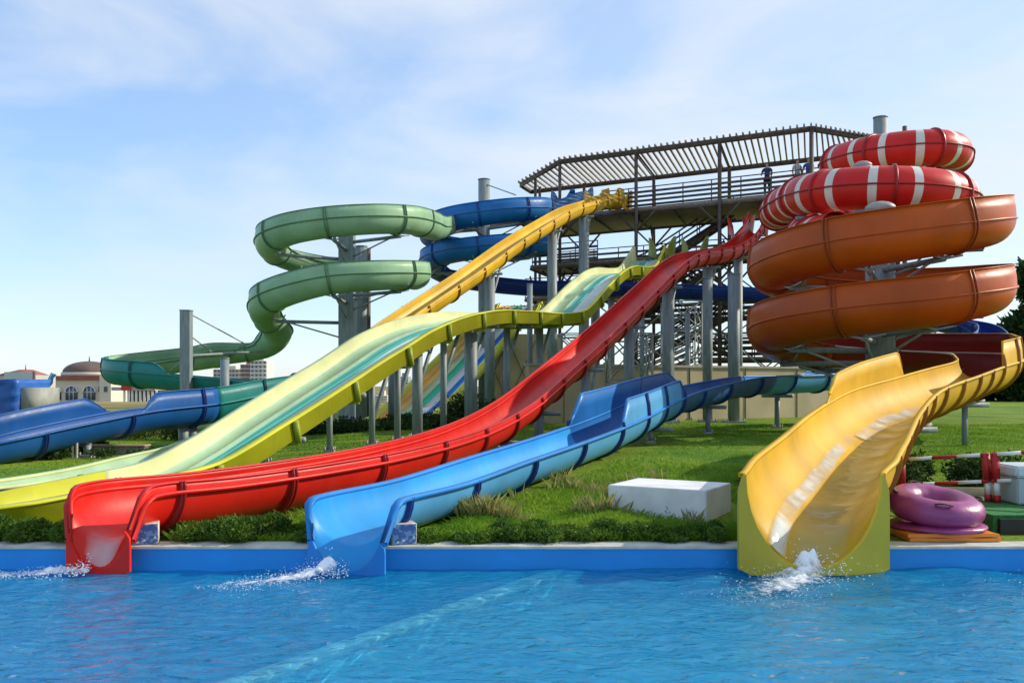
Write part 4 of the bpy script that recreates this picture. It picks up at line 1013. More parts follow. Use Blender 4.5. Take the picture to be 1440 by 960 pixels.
# barrier
m_rp = mat('red_paint', (.42, .015, .02), .5, .15, 6); BY = 11.3; gzb = .12
def bpt(px, py, Y=BY): return P(px, py, Y)
def banded(t, pts, w, name, mats_):
    """pts: list of consecutive points; colours alternate"""
    bm = BM()
    for k, (a_, b_) in enumerate(zip(pts, pts[1:])): bar(bm, a_, b_, w, w*.6, mi=k % 2)
    obj(name, bm, mats_, t)
def barrier(x0px, x1px, label, legs_px, cuts_top, cuts_bot, Ya, Yb, ys):
    p = bpt(x0px, 700, Ya); t = thing('barrier', label, 'barrier', (p.x, Ya, gz(p.x, Ya)), 'red and white barriers')
    def yy(px): return Ya+(Yb-Ya)*(px-x0px)/(x1px-x0px)
    def top(px): return ys[0]+(ys[1]-ys[0])*(px-1265)/(1440-1265)
    def bot(px): return ys[2]+(ys[3]-ys[2])*(px-1265)/(1440-1265)
    banded(t, [P(c, top(c), yy(c)) for c in cuts_top], .065, 'top_rail', [m_rp, M_WHITEP])
    banded(t, [P(c, bot(c), yy(c)) for c in cuts_bot], .065, 'bottom_rail', [m_rp, M_WHITEP])
    for (px, lean) in legs_px:
        Y = yy(px); a_ = P(px, top(px), Y); b_ = P(px+lean*.55, bot(px), Y); c_ = P(px+lean*.95, 722, Y); d2 = P(px+lean*1.05, 729, Y)
        zf = .21 if px > 1380 else .14
        c_.z = zf+.08; d2.z = zf-.01
        bm = BM(); bar(bm, a_, b_, .07, mi=0); bar(bm, b_, c_, .06, mi=1); bar(bm, c_, d2, .065, mi=0); obj('leg', bm, [m_rp, M_WHITEP], t)
barrier(1265, 1391, 'red and white striped barrier directly behind the purple ring', [(1268, 0), (1386, 4)], [1265, 1279, 1311, 1346, 1379, 1391], [1265, 1281, 1315, 1348, 1381, 1391], 11.6, 11.0, (646, 636, 682, 674))
barrier(1394, 1560, 'red and white striped barrier cut off by the right edge of the photo', [(1399, 3), (1550, 3)], [1394, 1402, 1436, 1470, 1505, 1540, 1560], [1394, 1402, 1436, 1470, 1505, 1540, 1560], 10.95, 10.4, (646, 636, 682, 674))
t = thing('storage_box', 'grey blue plastic storage chest on the green carpet', 'storage box', (6.2, 11.0, .2))
mgb = mat('chest_grey', (.36, .45, .48), .5, .05, 2); mgb2 = mat('chest_lid', (.50, .60, .64), .45, .05, 2)
bm = BM(); box(bm, (6.55, 11.0, .36), (1.4, .6, .30)); bmesh.ops.bevel(bm, geom=bm.edges[:], offset=.015, segments=2, affect='EDGES'); obj('chest_body', bm, mgb, t)
bm = BM(); box(bm, (6.55, 11.0, .585), (1.44, .64, .13)); bmesh.ops.bevel(bm, geom=bm.edges[:], offset=.025, segments=3, affect='EDGES'); obj('chest_lid', bm, mgb2, t)
bm = BM(); prism(bm, [(4.9, 12.6), (14, 11.7), (14, 12.1), (4.9, 13.0)], .06, .17)
tag(obj('kerb', bm, mat('kerb_stone', (.42, .36, .26), .85, .2, 4)), 'stone kerb behind the barriers', kind='structure')
# ================================================================ VEGETATION
def foliage_mat(name, c1, c2, c3=None, scale=6):
    m, nt, b = new_mat(name); nz, cr = noise_col(nt, b, c1, c2, scale, 3, .3, .7)
    if c3: e = cr.color_ramp.elements.new(.85); e.color = (*c3, 1)
    b.inputs['Roughness'].default_value = .65; b.inputs['Specular IOR Level'].default_value = .25
    out = nt.nodes['Material Output']; tl = N(nt, 'ShaderNodeBsdfTranslucent'); nt.links.new(cr.outputs[0], tl.inputs[0])
    mx = N(nt, 'ShaderNodeMixShader'); mx.inputs[0].default_value = .3
    nt.links.new(b.outputs[0], mx.inputs[1]); nt.links.new(tl.outputs[0], mx.inputs[2]); nt.links.new(mx.outputs[0], out.inputs[0])
    return m
M_GRASS = foliage_mat('grass_blade', (.10, .25, .012), (.30, .42, .04), (.38, .33, .11), .8)
M_SHORT = foliage_mat('lawn_blade', (.09, .25, .012), (.26, .40, .03), None, .7)
M_HEDGE = foliage_mat('juniper', (.03, .09, .010), (.12, .21, .02), None, 5)
M_LEAF = foliage_mat('leaf_dark', (.018, .05, .012), (.055, .10, .02), None, 1.2)
M_LEAFY = foliage_mat('leaf_yellowish', (.09, .12, .015), (.22, .22, .03), None, 1.2)
M_BARK = mat('bark', (.10, .075, .05), .9, .3, 5)
def mesh_obj(name, verts, faces, m, parent=None):
    me = bpy.data.meshes.new(name); me.from_pydata(verts, [], faces); me.materials.append(m); me.update()
    o = bpy.data.objects.new(name, me); C.objects.link(o)
    if parent: o.parent = parent; me.transform(Matrix.Translation(-parent_world(parent)))
    return o
BLOCK = []
for pth, rr_ in ((op, .72), (gpa, .5), (bpa, .45), (rpa, .44), (qpa, .45), (lpa, .75)):
    for q in range(0, pth.n, 2):
        p = pth.p[q]
        if p.y < 22 and p.z < gz(p.x, p.y)+1.0: BLOCK.append((p.x, p.y, rr_*rr_))
BG = {}
for (bx_, by_, r2_) in BLOCK:
    for i in range(int(bx_*2)-3, int(bx_*2)+4):
        for j in range(int(by_*2)-3, int(by_*2)+4): BG.setdefault((i, j), []).append((bx_, by_, r2_))
def blocked(x, y):
    return any((x-a_)**2+(y-b_)**2 < r_ for a_, b_, r_ in BG.get((int(x*2), int(y*2)), ()))
def blades(name, label, n, region, hmin, hmax, m, seed, wid=.006, bend=.5, dens=None):
    rnd = random.Random(seed); V = []; Fc = []; cnt = 0; tries = 0
    while cnt < n and tries < n*6:
        tries += 1
        x = rnd.uniform(region[0], region[1]); y = region[2]+(region[3]-region[2])*rnd.random()**1.25
        if dens and rnd.random() > dens(x, y): continue
        px = 720+F*x/y
        if px < -60 or px > 1500 or blocked(x, y) or (3.9 < x < 12 and y < 11.4) or (1.0 < x < 2.9 and 10.62 < y < 12.3 and y > 10.7-.577*(x-2.25)-.06): continue
        z = gz(x, y)-.01; h = rnd.uniform(hmin, hmax)*(.6+.8*max(0, .5+noise.noise(Vector((x*1.3, y*1.3, 5))))); a_ = rnd.uniform(0, 6.28); w = wid*(1+ (y-9)*.06)
        bx, by = rnd.gauss(0, bend)*h, rnd.gauss(0, bend)*h; i = len(V)
        V += [(x-math.cos(a_)*w, y-math.sin(a_)*w, z), (x+math.cos(a_)*w, y+math.sin(a_)*w, z), (x+bx*.35+math.cos(a_)*w*.6, y+by*.35+math.sin(a_)*w*.6, z+h*.6), (x+bx, y+by, z+h)]
        Fc += [(i, i+1, i+2), (i, i+2, i+3)]; cnt += 1
    return tag(mesh_obj(name, V, Fc, m), label, kind='stuff')
def bank_d(x, y):
    if x > 4.6: return 0
    return 1
blades('long_grass', 'tall unmown grass on the bank between the slides', 90000, (-7.5, 5.2, 9.45, 15.5), .035, .105, M_GRASS, 3, .0035, .5, lambda x, y: bank_d(x, y)*(1 if y < 12.5 else max(0, 1-(y-12.5)/3)))
blades('lawn_grass', 'short mown lawn behind the slides', 110000, (-16, 18, 12.5, 30), .02, .05, M_SHORT, 5, .006, .6, lambda x, y: 1)
blades('dry_grass', 'dry yellow grass tufts by the light blue slide', 2600, (-1.2, 2.2, 10.6, 13.5), .12, .26, foliage_mat('dry_grass_blade', (.24, .25, .06), (.40, .38, .14)), 8, .003, .35, lambda x, y: max(0, noise.noise(Vector((x*1.1, y*1.1, 2)))*2.2))
blades('lawn_grass', 'mown lawn right of the yellow chute', 45000, (5.5, 26, 13.2, 30), .02, .05, M_SHORT, 6, .006, .6)
def clump(V, Fc, c, rx, ry, rz, n, leaf, rnd, up=.3):
    for k in range(n):
        d = Vector((rnd.gauss(0, 1), rnd.gauss(0, 1), rnd.gauss(0, 1))).normalized(); rr = rnd.random()**.4
        p = Vector((c[0]+d.x*rx*rr, c[1]+d.y*ry*rr, c[2]+d.z*rz*rr))
        t1 = Vector((rnd.gauss(0, 1)+d.x, rnd.gauss(0, 1)+d.y, rnd.gauss(0, 1)+up+d.z)).normalized(); t2 = t1.orthogonal().normalized()
        t2.rotate(Matrix.Rotation(rnd.uniform(0, 6.28), 3, t1)); s = leaf*rnd.uniform(.6, 1.4); i = len(V)
        V += [p-t2*s*.28, p+t2*s*.28, p+t1*s+t2*s*.08, p+t1*s*.9-t2*s*.1]; Fc += [(i, i+1, i+2, i+3)]
# low juniper shrubs along the coping, each plant its own thing
rnd = random.Random(11)
def shrub(x, y, w, h, label, m, group, leaf=.035, n=900, name='low_shrub', seed=1, d=None):
    rr = random.Random(seed); t = thing(name, label, 'shrub', (x, y, gz(x, y)), group); V = []; Fc = []
    for k in range(9):
        cx = x+rr.uniform(-.75, .75)*w; cy = y+rr.uniform(-.5, .5)*(d or w*.6); ch = h*rr.uniform(.35, .65)
        clump(V, Fc, (cx, cy, gz(x, y)+ch), w*rr.uniform(.3, .5), (d or w*.6)*rr.uniform(.3, .55), ch*.95, n//9, leaf, rr)
    mesh_obj('foliage', V, Fc, m, t)
    bm = BM()
    for k in range(5):
        a_ = rr.uniform(0, 6.28); bar(bm, (x, y, gz(x, y)-.02), (x+math.cos(a_)*w*.5, y+math.sin(a_)*w*.3, gz(x, y)+h*.7), .02*max(1, w), n=5)
    obj('stem', bm, M_BARK, t)
lab_pos = [(-60, 'at the far left under the lime slide'), (35, 'left of the red outlet under the lime slide'), (78, 'touching the left flank of the red outlet')]
k = 0
for px in (-30, 20, 66, 258, 312, 362, 408, 622, 674, 726, 778, 830, 882, 934, 986):
    Y = 9.57+rnd.uniform(-.04, .04)
    if px < 100: where = ['at the far left edge of the bank', 'below the lime slide near the left edge', 'against the left side of the red outlet'][k % 3]
    elif px < 430: where = ['just right of the block by the red outlet', 'below the second red flange', 'midway between the red and light blue outlets', 'against the left side of the light blue outlet'][(k-3) % 4]
    else: where = ['just right of the block by the light blue outlet', 'second to the right of the light blue outlet', 'third to the right of the light blue outlet', 'left of the white box, one plant away', 'at the left corner of the white box', 'under the front of the white box', 'under the right half of the white box', 'against the left side of the yellow outlet'][(k-7) % 8]
    shrub((px-720)/F*Y, Y, .36*rnd.uniform(.8, 1.1), (.18 if px < 600 else .13)*rnd.uniform(.5, 1.25), 'dark green juniper '+where, M_HEDGE, 'juniper shrubs along the coping', .032, 5200, seed=k+50, d=.36); k += 1
# hedge behind the barrier (right)
for q, (X_, Y_) in enumerate(((5.7, 13.6), (6.9, 13.45), (8.1, 13.3), (9.3, 13.2))):
    shrub(X_, Y_, .62, .42, ['dark hedge plant behind the purple ring', 'dark hedge plant behind the middle of the first barrier', 'dark hedge plant behind the storage chest', 'dark hedge plant at the right edge of the photo'][q], M_LEAF, 'hedge plants behind the barriers', .06, 2200, 'hedge_plant', 90+q, d=.4)
# reddish flower bed by yellow slide
shrub(4.05, 13.2, .75, .34, 'bushy bed of dull red foliage left of the yellow chute', foliage_mat('red_leaf', (.14, .04, .015), (.10, .11, .02), None, 4), None, .05, 2200, 'flower_bush', 31)
# shrubs at left behind the blue run
for q, (px, Y_, w, h, m, lab) in enumerate(((52, 21, .8, .42, M_LEAFY, 'yellow green bush behind the royal blue run near the left edge'), (84, 21.2, .6, .42, M_LEAFY, 'yellow green bush left of the pale posts'), (120, 21.5, .6, .36, M_LEAF, 'dark bush right of the pale posts'), (152, 26, 1.0, .55, M_LEAFY, 'yellow green bush over the low stone wall'), (190, 26.5, 1.0, .5, M_LEAFY, 'olive bush left of the teal joint posts'), (232, 26, .9, .6, M_LEAF, 'dark bush behind the teal joint posts'), (40, 19.4, .9, .26, M_LEAF, 'low dark bush in front of the yellow green ones'), (186, 19.6, 1.0, .2, M_LEAF, 'low dark ground bush in front of the stone wall'))):
    shrub((px-720)/F*Y_, Y_, w, h, lab, m, 'bushes at the left', .06, 2600, 'bush', 120+q)
for q, (px, Y_, w, h, lab) in enumerate(((440, 27, 1.6, .34, 'long dark hedge clump left of the green spiral columns'), (540, 27, 1.6, .34, 'dark hedge clump right of the green spiral columns'), (605, 27.5, 1.4, .36, 'dark hedge clump at the foot of the distant slide'), (668, 30, 1.2, .9, 'dark bush under the flat lime hump'), (712, 29, .8, .8, 'bush at the left end of the boundary wall'), (375, 28, 1.3, .36, 'dark hedge clump left of the lime slide'))):
    shrub((px-720)/F*Y_, Y_, w, h, lab, M_LEAF, 'dark hedge clumps behind the lawn', .09, 3000, 'hedge_clump', 150+q)
def tree(x, y, h, w, label, m, seed, cat='tree', n=14000, leaf=.35, base=.12, conic=False, name='broadleaf_tree'):
    rr = random.Random(seed); g = gz(x, y); t = thing(name, label, cat, (x, y, g), 'trees behind the lawn')
    bm = BM(); bar(bm, (x, y, g-.1), (x+.1, y, g+h*.55), h*.045, n=10, w2=h*.02)
    obj('trunk', bm, M_BARK, t); bm = BM(); V = []; Fc = []
    nc = 46
    for k in range(nc):
        f = rr.random(); zz = g+h*(base+(1-base)*f); 
        rad = w*((1-f)**.8 if conic else math.sin(math.pi*min(1, .15+f*.85))**.6)*rr.uniform(.45, 1.0); a_ = rr.uniform(0, 6.28)
        c = (x+math.cos(a_)*rad*.8, y+math.sin(a_)*rad*.8, zz); s = w*rr.uniform(.16, .32)
        bar(bm, (x, y, max(g, zz-h*.12)), c, h*.012, n=5, w2=h*.004)
        clump(V, Fc, c, s*1.2, s*1.2, s*.7, n//nc, leaf, rr)
    obj('limb', bm, M_BARK, t); mesh_obj('crown', V, Fc, m, t)
tree(41.5, 73, 10.5, 4.4, 'tall dark conifer at the right edge behind the orange spiral', M_LEAF, 1, conic=True, name='conifer_tree', leaf=.55, n=20000)
tree(47.5, 80, 9, 4.5, 'dark tree outside the right edge next to the conifer', M_LEAF, 2, leaf=.5)
tree(37.5, 76, 5.2, 3.2, 'rounder tree just left of the tall conifer', M_LEAF, 3, leaf=.45)
tree(44, 66, 3.4, 3.0, 'low bushy tree at the right edge at the end of the lawn', M_LEAF, 4, base=.02, leaf=.4)
tree(39.5, 70, 3.0, 3.0, 'low bushy tree beside the yellow bend at the end of the lawn', M_LEAF, 5, base=.02, leaf=.4)
tree(34, 72, 3.2, 3.4, 'low bushy tree behind the wall end', M_LEAF, 6, base=.02, leaf=.4)
# ================================================================ LEFT BACKGROUND
D = 230.0; mcream = mat('facade_cream', (.62, .57, .46), .8, .06, .2); mroof = mat('roof_brown', (.13, .09, .075), .8, .15, .3); mredr = mat('roof_red', (.27, .09, .07), .8, .15, .4)
mglass = mat('window_glass', (.08, .12, .16), .15, .4, .2)
def X_(px, Y): return (px-720)/F*Y
def Z_(py, Y): return EYE-(py-HZ)/F*Y
dome = thing('domed_building', 'cream domed building with arched windows on the horizon', 'building', (X_(108, D), D, gz(X_(108, D), D)))
bm = BM(); x0, x1 = X_(50, D), X_(158, D); zb_ = gz(x0, D)-.5
box(bm, ((x0+x1)/2, D+8, (zb_+Z_(534, D))/2), (x1-x0, 16, Z_(534, D)-zb_)); box(bm, (X_(151, D), D+7.5, (zb_+Z_(528, D))/2), (X_(160, D)-X_(144, D), 17.5, Z_(528, D)-zb_)); obj('wall', bm, mcream, dome)
bm = BM(); box(bm, ((x0+x1)/2-.6, D+7.6, (Z_(534, D)+Z_(528, D))/2), (x1-x0-1.5, 17, Z_(528, D)-Z_(534, D)-.1)); obj('cornice_roof', bm, mredr, dome)
bm = BM(); bar(bm, (X_(106, D), D+8, Z_(528, D)), (X_(106, D), D+8, Z_(523, D)), 13.6, n=32); obj('drum', bm, mcream, dome)
bm = BM(); r = bmesh.ops.create_uvsphere(bm, u_segments=40, v_segments=20, radius=1); bmesh.ops.transform(bm, matrix=Matrix.Translation((X_(105, D), D+8, Z_(523, D))) @ Matrix.Diagonal((6.3, 6.3, 2.9, 1)), verts=r['verts']); o = obj('dome', bm, mroof, dome)
bm = BM(); bar(bm, (X_(105, D), D+8, Z_(508, D)), (X_(105, D), D+8, Z_(499, D)), .5, n=8, w2=.08); o2 = obj('spire', bm, mroof, dome)
for px in (78, 101, 126):
    bm = BM(); hw = 8.2*D/F; zb2 = Z_(562, D); zc = Z_(551, D); ring = []
    pts = [(-hw, zb2)]+[(hw*math.cos(math.pi-math.pi*k/14), zc+hw*math.sin(math.pi*k/14)) for k in range(15)]+[(hw, zb2)]
    f0 = [bm.verts.new((X_(px, D)+u, D-.25, z)) for u, z in pts]; f1 = [bm.verts.new((X_(px, D)+u, D+.02, z)) for u, z in pts]
    bm.faces.new(f0)
    for k in range(len(pts)): bm.faces.new((f0[k], f1[k], f1[(k+1) % len(pts)], f0[(k+1) % len(pts)]))
    w_ = obj('arched_window', bm, mglass, dome)
    bm = BM(); prev = None
    for k in range(15):
        t_ = math.pi*k/14; p = Vector((X_(px, D)+hw*1.08*math.cos(t_), D-.3, zc+hw*1.08*math.sin(t_)))
        if prev is not None: bar(bm, prev, p, .3)
        prev = p
    for u in (-.34, .34): bar(bm, (X_(px, D)+u*hw, D-.3, zb2), (X_(px, D)+u*hw, D-.3, zc+hw*.9), .12)
    bar(bm, (X_(px, D)-hw, D-.3, zc), (X_(px, D)+hw, D-.3, zc), .12)
    obj('frame', bm, M_WHITEP, w_)
for px in (55, 141, 152):
    bm = BM(); box(bm, (X_(px, D), D-.1 if px < 144 else D-1.35, Z_(547, D)), (.8, .2, 1.3)); obj('window', bm, mglass, dome)
# small red-roofed house (far left)
h2 = thing('red_roof_house', 'pale house with red roof and small spire at the far left', 'building', (X_(18, 200), 200, -4)); D2 = 200
bm = BM(); box(bm, (X_(20, D2), D2+5, (-4+Z_(527, D2))/2), (X_(46, D2)-X_(-6, D2), 10, Z_(527, D2)+4)); obj('wall', bm, mat('facade_grey', (.45, .45, .42), .8, .08, .3), h2)
bm = BM(); xa, xb = X_(-3, D2), X_(36, D2); zr0, zr1 = Z_(527, D2), Z_(519, D2)
v = [bm.verts.new(q) for q in ((xa, D2-.5, zr0), (xb, D2-.5, zr0), (xb, D2+10.5, zr0), (xa, D2+10.5, zr0), (xa+2, D2+5, zr1), (xb-1, D2+5, zr1))]
for f in ((0, 1, 5, 4), (2, 3, 4, 5), (1, 2, 5), (3, 0, 4), (3, 2, 1, 0)): bm.faces.new([v[i] for i in f])
obj('roof', bm, mredr, h2)
bm = BM(); bar(bm, (X_(19, D2), D2+5, zr1-.3), (X_(19, D2), D2+5, Z_(511, D2)), .35, n=6, w2=.06); obj('spire', bm, mroof, h2)
# pavilion with white columns right of the domed building
D3 = 190; pv = thing('arcade_building', 'low white arcade with red sign right of the domed building', 'building', (X_(190, D3), D3, -3.5))
bm = BM(); box(bm, (X_(190, D3), D3+3, Z_(546.5, D3)), (X_(225, D3)-X_(164, D3), 8, .7)); obj('roof', bm, mat('grey_roof', (.35, .35, .34), .8), pv)
bm = BM(); box(bm, (X_(181, D3), D3-1.1, Z_(545, D3)), (2.1, .2, 1.0)); obj('sign', bm, mat('sign_red', (.55, .02, .03), .6), pv)
for k in range(9):
    bm = BM(); x = X_(176+5.6*k, D3); box(bm, (x, D3-.4, (Z_(548.5, D3)-4)/2), (.35, .35, Z_(548.5, D3)+4)); obj('pillar', bm, M_WHITEP, pv)
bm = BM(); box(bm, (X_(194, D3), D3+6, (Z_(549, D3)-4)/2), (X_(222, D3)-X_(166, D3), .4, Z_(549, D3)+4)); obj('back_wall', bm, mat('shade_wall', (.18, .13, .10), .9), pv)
# apartment blocks, several
def block(pxa, pxb, ytop, Y, label, floors, cols, m, name='apartment_block'):
    xa, xb = X_(pxa, Y), X_(pxb, Y); zt = Z_(ytop, Y); g = gz(xa, Y)
    t = thing(name, label, 'building', ((xa+xb)/2, Y, g), 'distant apartment blocks')
    bm = BM(); box(bm, ((xa+xb)/2, Y+6, (zt+g)/2), (xb-xa, 12, zt-g)); obj('wall', bm, m, t)
    fh = (zt-g)/floors; cw = (xb-xa)/cols
    for i in range(floors):
        for j in range(cols):
            if Z_(560, Y) > g+fh*(i+1): continue
            bm = BM(); box(bm, (xa+cw*(j+.5), Y-.02, g+fh*(i+.55)), (cw*.5, .25, fh*.5)); obj('window', bm, mglass, t)
    bm = BM()
    for i in range(1, floors+1): box(bm, ((xa+xb)/2, Y-.5, g+fh*i-.15), ((xb-xa)*.98, 1.2, .22))
    obj('balcony_slab', bm, M_WHITEP, t)
    bm = BM(); box(bm, ((xa+xb)/2, Y+5, zt+.8), ((xb-xa)*.4, 4, 1.6)); obj('roof_hut', bm, m, t)
mred = mat('facade_brick', (.38, .22, .17), .8, .1, .2)
block(300, 341, 519, 420, 'long low pale apartment block left of the taller one', 7, 8, mat('facade_pale', (.55, .50, .42), .8, .08, .2))
block(338, 356, 512, 400, 'reddish apartment block in the middle of the distant group', 8, 3, mred)
block(352, 375, 507, 395, 'tallest white apartment block left of the lime slide', 9, 4, mat('facade_white', (.62, .60, .56), .8, .05, .2))
block(560, 574, 529, 430, 'grey tower block left of the distant striped slide', 8, 3, mat('facade_bluegrey', (.25, .29, .33), .8, .08, .2))
block(575, 590, 533, 450, 'second grey tower block behind the slim lime posts', 8, 3, mat('facade_bluegrey', (.25, .29, .33), .8, .08, .2))
block(524, 545, 556, 300, 'pale low building with trees seen under the lime slide', 3, 4, mat('facade_pale', (.55, .50, .42), .8, .08, .2), 'low_building')
# blue tarpaulin-covered stage at far left
mtarp, nt, b = new_mat('blue_tarp'); noise_col(nt, b, (.008, .07, .34), (.015, .12, .46), .5, 2); b.inputs['Roughness'].default_value = .45
add_bump(nt, b, 1.6, .35, .2, 1)
tp_ = thing('covered_kiosk', 'kiosk wrapped in crumpled blue tarpaulin at the left edge', 'kiosk', (X_(10, 40), 40, .3)); D4 = 40
bm = BM(); pts = [(X_(-60, D4), 40), (X_(22, D4), 40), (X_(30, D4), 42.5), (X_(-60, D4), 43)]
bmv = []; nzr = 10; nsd = []
for a_, b_ in zip(pts, pts[1:]+pts[:1]): nsd += [Vector(a_).lerp(Vector(b_), k/8) for k in range(8)]
for k in range(nzr+1):
    z = .3+(Z_(534, D4)-.3)*k/nzr; bmv.append([bm.verts.new((p.x+.09*noise.noise(Vector((p.x*2, p.y*2, z*2)))+(-.25*(k/nzr) if p.x > -21 else 0), p.y+.16*noise.noise(Vector((p.x*3, z*3, 4))), z+(.12*noise.noise(Vector((p.x, p.y, 1))) if k == nzr else 0))) for p in nsd])
for a_, b_ in zip(bmv, bmv[1:]):
    for k in range(len(nsd)): bm.faces.new((a_[k], a_[(k+1) % len(nsd)], b_[(k+1) % len(nsd)], b_[k]))
bm.faces.new(bmv[-1]); obj('tarpaulin', bm, mtarp, tp_)
bm = BM(); prism(bm, [(X_(24, D4), 40.3), (X_(40, D4), 41), (X_(36, D4), 43), (X_(24, D4), 43)], .3, Z_(545, D4)); obj('side_panel', bm, mat('panel_grey', (.30, .31, .28), .8, .15, 2), tp_)
bm = BM(); box(bm, (X_(28, 48), 48, (Z_(523, 48)+.3)/2), (X_(46, 48)-X_(6, 48), .3, Z_(523, 48)-.3)); bm2 = obj('panel', bm, mat('bill_grey', (.5, .52, .53), .7, .06, 1)); tag(bm2, 'pale grey rounded hoarding behind the blue kiosk', 'hoarding')
bm = BM(); bar(bm, (X_(48, 46), 46, .3), (X_(48, 46), 46, Z_(522, 46)), .14, n=8); tag(obj('lamp_post', bm, mat('rust_brown', (.14, .07, .05), .7)), 'dark brown post at the right edge of the grey hoarding', 'post')
t = thing('flag_pole', 'leaning blue banner pole between the kiosk and the domed building', 'flag', (X_(52, 44), 44, .3))
bm = BM(); bar(bm, (X_(46, 44), 44, .3), (X_(73, 44), 44, Z_(524, 44)), .08, n=8); obj('pole', bm, mat('pole_blue', (.05, .14, .28), .5), t)
bm = BM(); 
for k in range(5):
    a_ = P(60+3*k*.9, 556-6.2*k, 43.9); b_ = P(60+3*(k+1)*.9, 556-6.2*(k+1), 43.9); off = Vector((.22, 0, -.05))
    vs = [bm.verts.new(p) for p in (a_, a_+off*(.6+.3*(k % 2)), b_+off*(.6+.3*((k+1) % 2)), b_)]; bm.faces.new(vs)
    vs = [bm.verts.new(p+Vector((0, .03, 0))) for p in (a_, a_+off*(.6+.3*(k % 2)), b_+off*(.6+.3*((k+1) % 2)), b_)][::-1]; bm.faces.new(vs)
obj('banner', bm, mat('banner_teal', (.04, .25, .33), .7, .4, 4), t)
# retaining wall + pale posts
t = thing('stone_wall', 'low rough stone retaining wall behind the run-out', 'wall', (X_(165, 21), 21, 0))
bm = BM(); box(bm, (X_(165, 21), 21, .08), (X_(206, 21)-X_(124, 21), .3, .24)); obj('wall_face', bm, mat('rough_stone', (.20, .17, .13), .95, .45, 6, bump=.8, bscale=14), t)
bm = BM(); box(bm, (X_(165, 21), 21, .215), (X_(206, 21)-X_(124, 21)+.06, .36, .03)); obj('wall_coping', bm, mat('terracotta', (.42, .28, .18), .9, .2, 3), t)
for px, lab in ((102, 'left one of the two thin pale posts behind the run-out'), (108, 'right one of the two thin pale posts behind the run-out')):
    bm = BM(); x = X_(px, 19.5); bar(bm, (x, 19.5, -.05), (x, 19.5, .55), .055, n=8); box(bm, (x, 19.5, .56), (.08, .08, .03)); tag(obj('garden_post', bm, mat('pale_post', (.48, .46, .38), .8, .15, 4)), lab, 'post', 'thin pale posts')
# ================================================================ PEOPLE on the top deck
SKIN = mat('skin', (.42, .24, .16), .6); 
def skinned(name, verts, edges, radii, m, parent, root=0, sub=2):
    me = bpy.data.meshes.new(name); me.from_pydata([Vector(v) for v in verts], edges, []); me.materials.append(m)
    o = bpy.data.objects.new(name, me); C.objects.link(o); o.parent = parent
    md = o.modifiers.new('Skin', 'SKIN'); md.use_smooth_shade = True
    sv = me.skin_vertices[0].data
    for k, r_ in enumerate(radii): sv[k].radius = (r_ if isinstance(r_, tuple) else (r_, r_)); sv[k].use_root = (k == root)
    s_ = o.modifiers.new('Sub', 'SUBSURF'); s_.levels = sub; s_.render_levels = sub
    return o
def person(loc, rz, label, shirt, trousers, hair, arm='rail'):
    t = thing('person', label, 'person', loc, 'people on the top deck', rz)
    # local: facing -Y, z up
    if arm == 'rail': el, ha = (.27, -.10, 1.12), (.20, -.34, 1.05)
    else: el, ha = (.27, .04, 1.12), (.25, -.06, .86)
    J = [(0, 0, .95), (0, .01, 1.12), (0, .0, 1.32), (0, 0, 1.44), (0, -.01, 1.52), (0, -.01, 1.62), (0, 0, 1.74),
         (.19, 0, 1.40), el, ha, (ha[0]-.01, ha[1]-.07, ha[2]-.02), (-.19, 0, 1.40), (-el[0], el[1], el[2]), (-ha[0], ha[1], ha[2]), (-ha[0]+.01, ha[1]-.07, ha[2]-.02),
         (.10, 0, .88), (.11, -.02, .50), (.11, .02, .09), (.12, -.13, .04), (-.10, 0, .88), (-.11, .0, .50), (-.11, .03, .09), (-.12, -.12, .04)]
    E = [(0, 1), (1, 2), (2, 3), (3, 4), (4, 5), (5, 6), (3, 7), (7, 8), (8, 9), (9, 10), (3, 11), (11, 12), (12, 13), (13, 14), (0, 15), (15, 16), (16, 17), (17, 18), (0, 19), (19, 20), (20, 21), (21, 22)]
    rad = [(.14, .10), (.12, .095), (.15, .105), (.10, .08), .05, (.075, .09), (.06, .07), .055, .04, .03, .028, .055, .04, .03, .028, .085, .055, .04, .035, .085, .055, .04, .035]
    skinned('body', J, E, rad, SKIN, t)
    Js = [J[0], J[1], J[2], J[3], J[7], tuple((Vector(J[7])*.35+Vector(J[8])*.65)), J[11], tuple((Vector(J[11])*.35+Vector(J[12])*.65))]
    skinned('shirt', Js, [(0, 1), (1, 2), (2, 3), (3, 4), (4, 5), (3, 6), (6, 7)], [(.17, .125), (.145, .115), (.175, .125), (.11, .09), .075, .062, .075, .062], shirt, t, 1)
    Jt = [J[0], J[15], J[16], (.11, .01, .2), J[19], J[20], (-.11, .02, .2)]
    skinned('trousers', Jt, [(0, 1), (1, 2), (2, 3), (0, 4), (4, 5), (5, 6)], [(.165, .12), .10, .07, .06, .10, .07, .06], trousers, t)
    skinned('hair', [(0, .02, 1.63), (0, .01, 1.72), (0, .0, 1.765)], [(0, 1), (1, 2)], [(.082, .092), (.082, .092), (.05, .06)], hair, t)
mnavy = mat('cloth_navy', (.02, .035, .12), .9); mblue = mat('cloth_blue', (.03, .07, .30), .9); mgrey = mat('cloth_grey', (.45, .43, .42), .9); mhair = mat('hair_dark', (.02, .015, .012), .7)
mdk = mat('cloth_dark', (.03, .03, .04), .9)
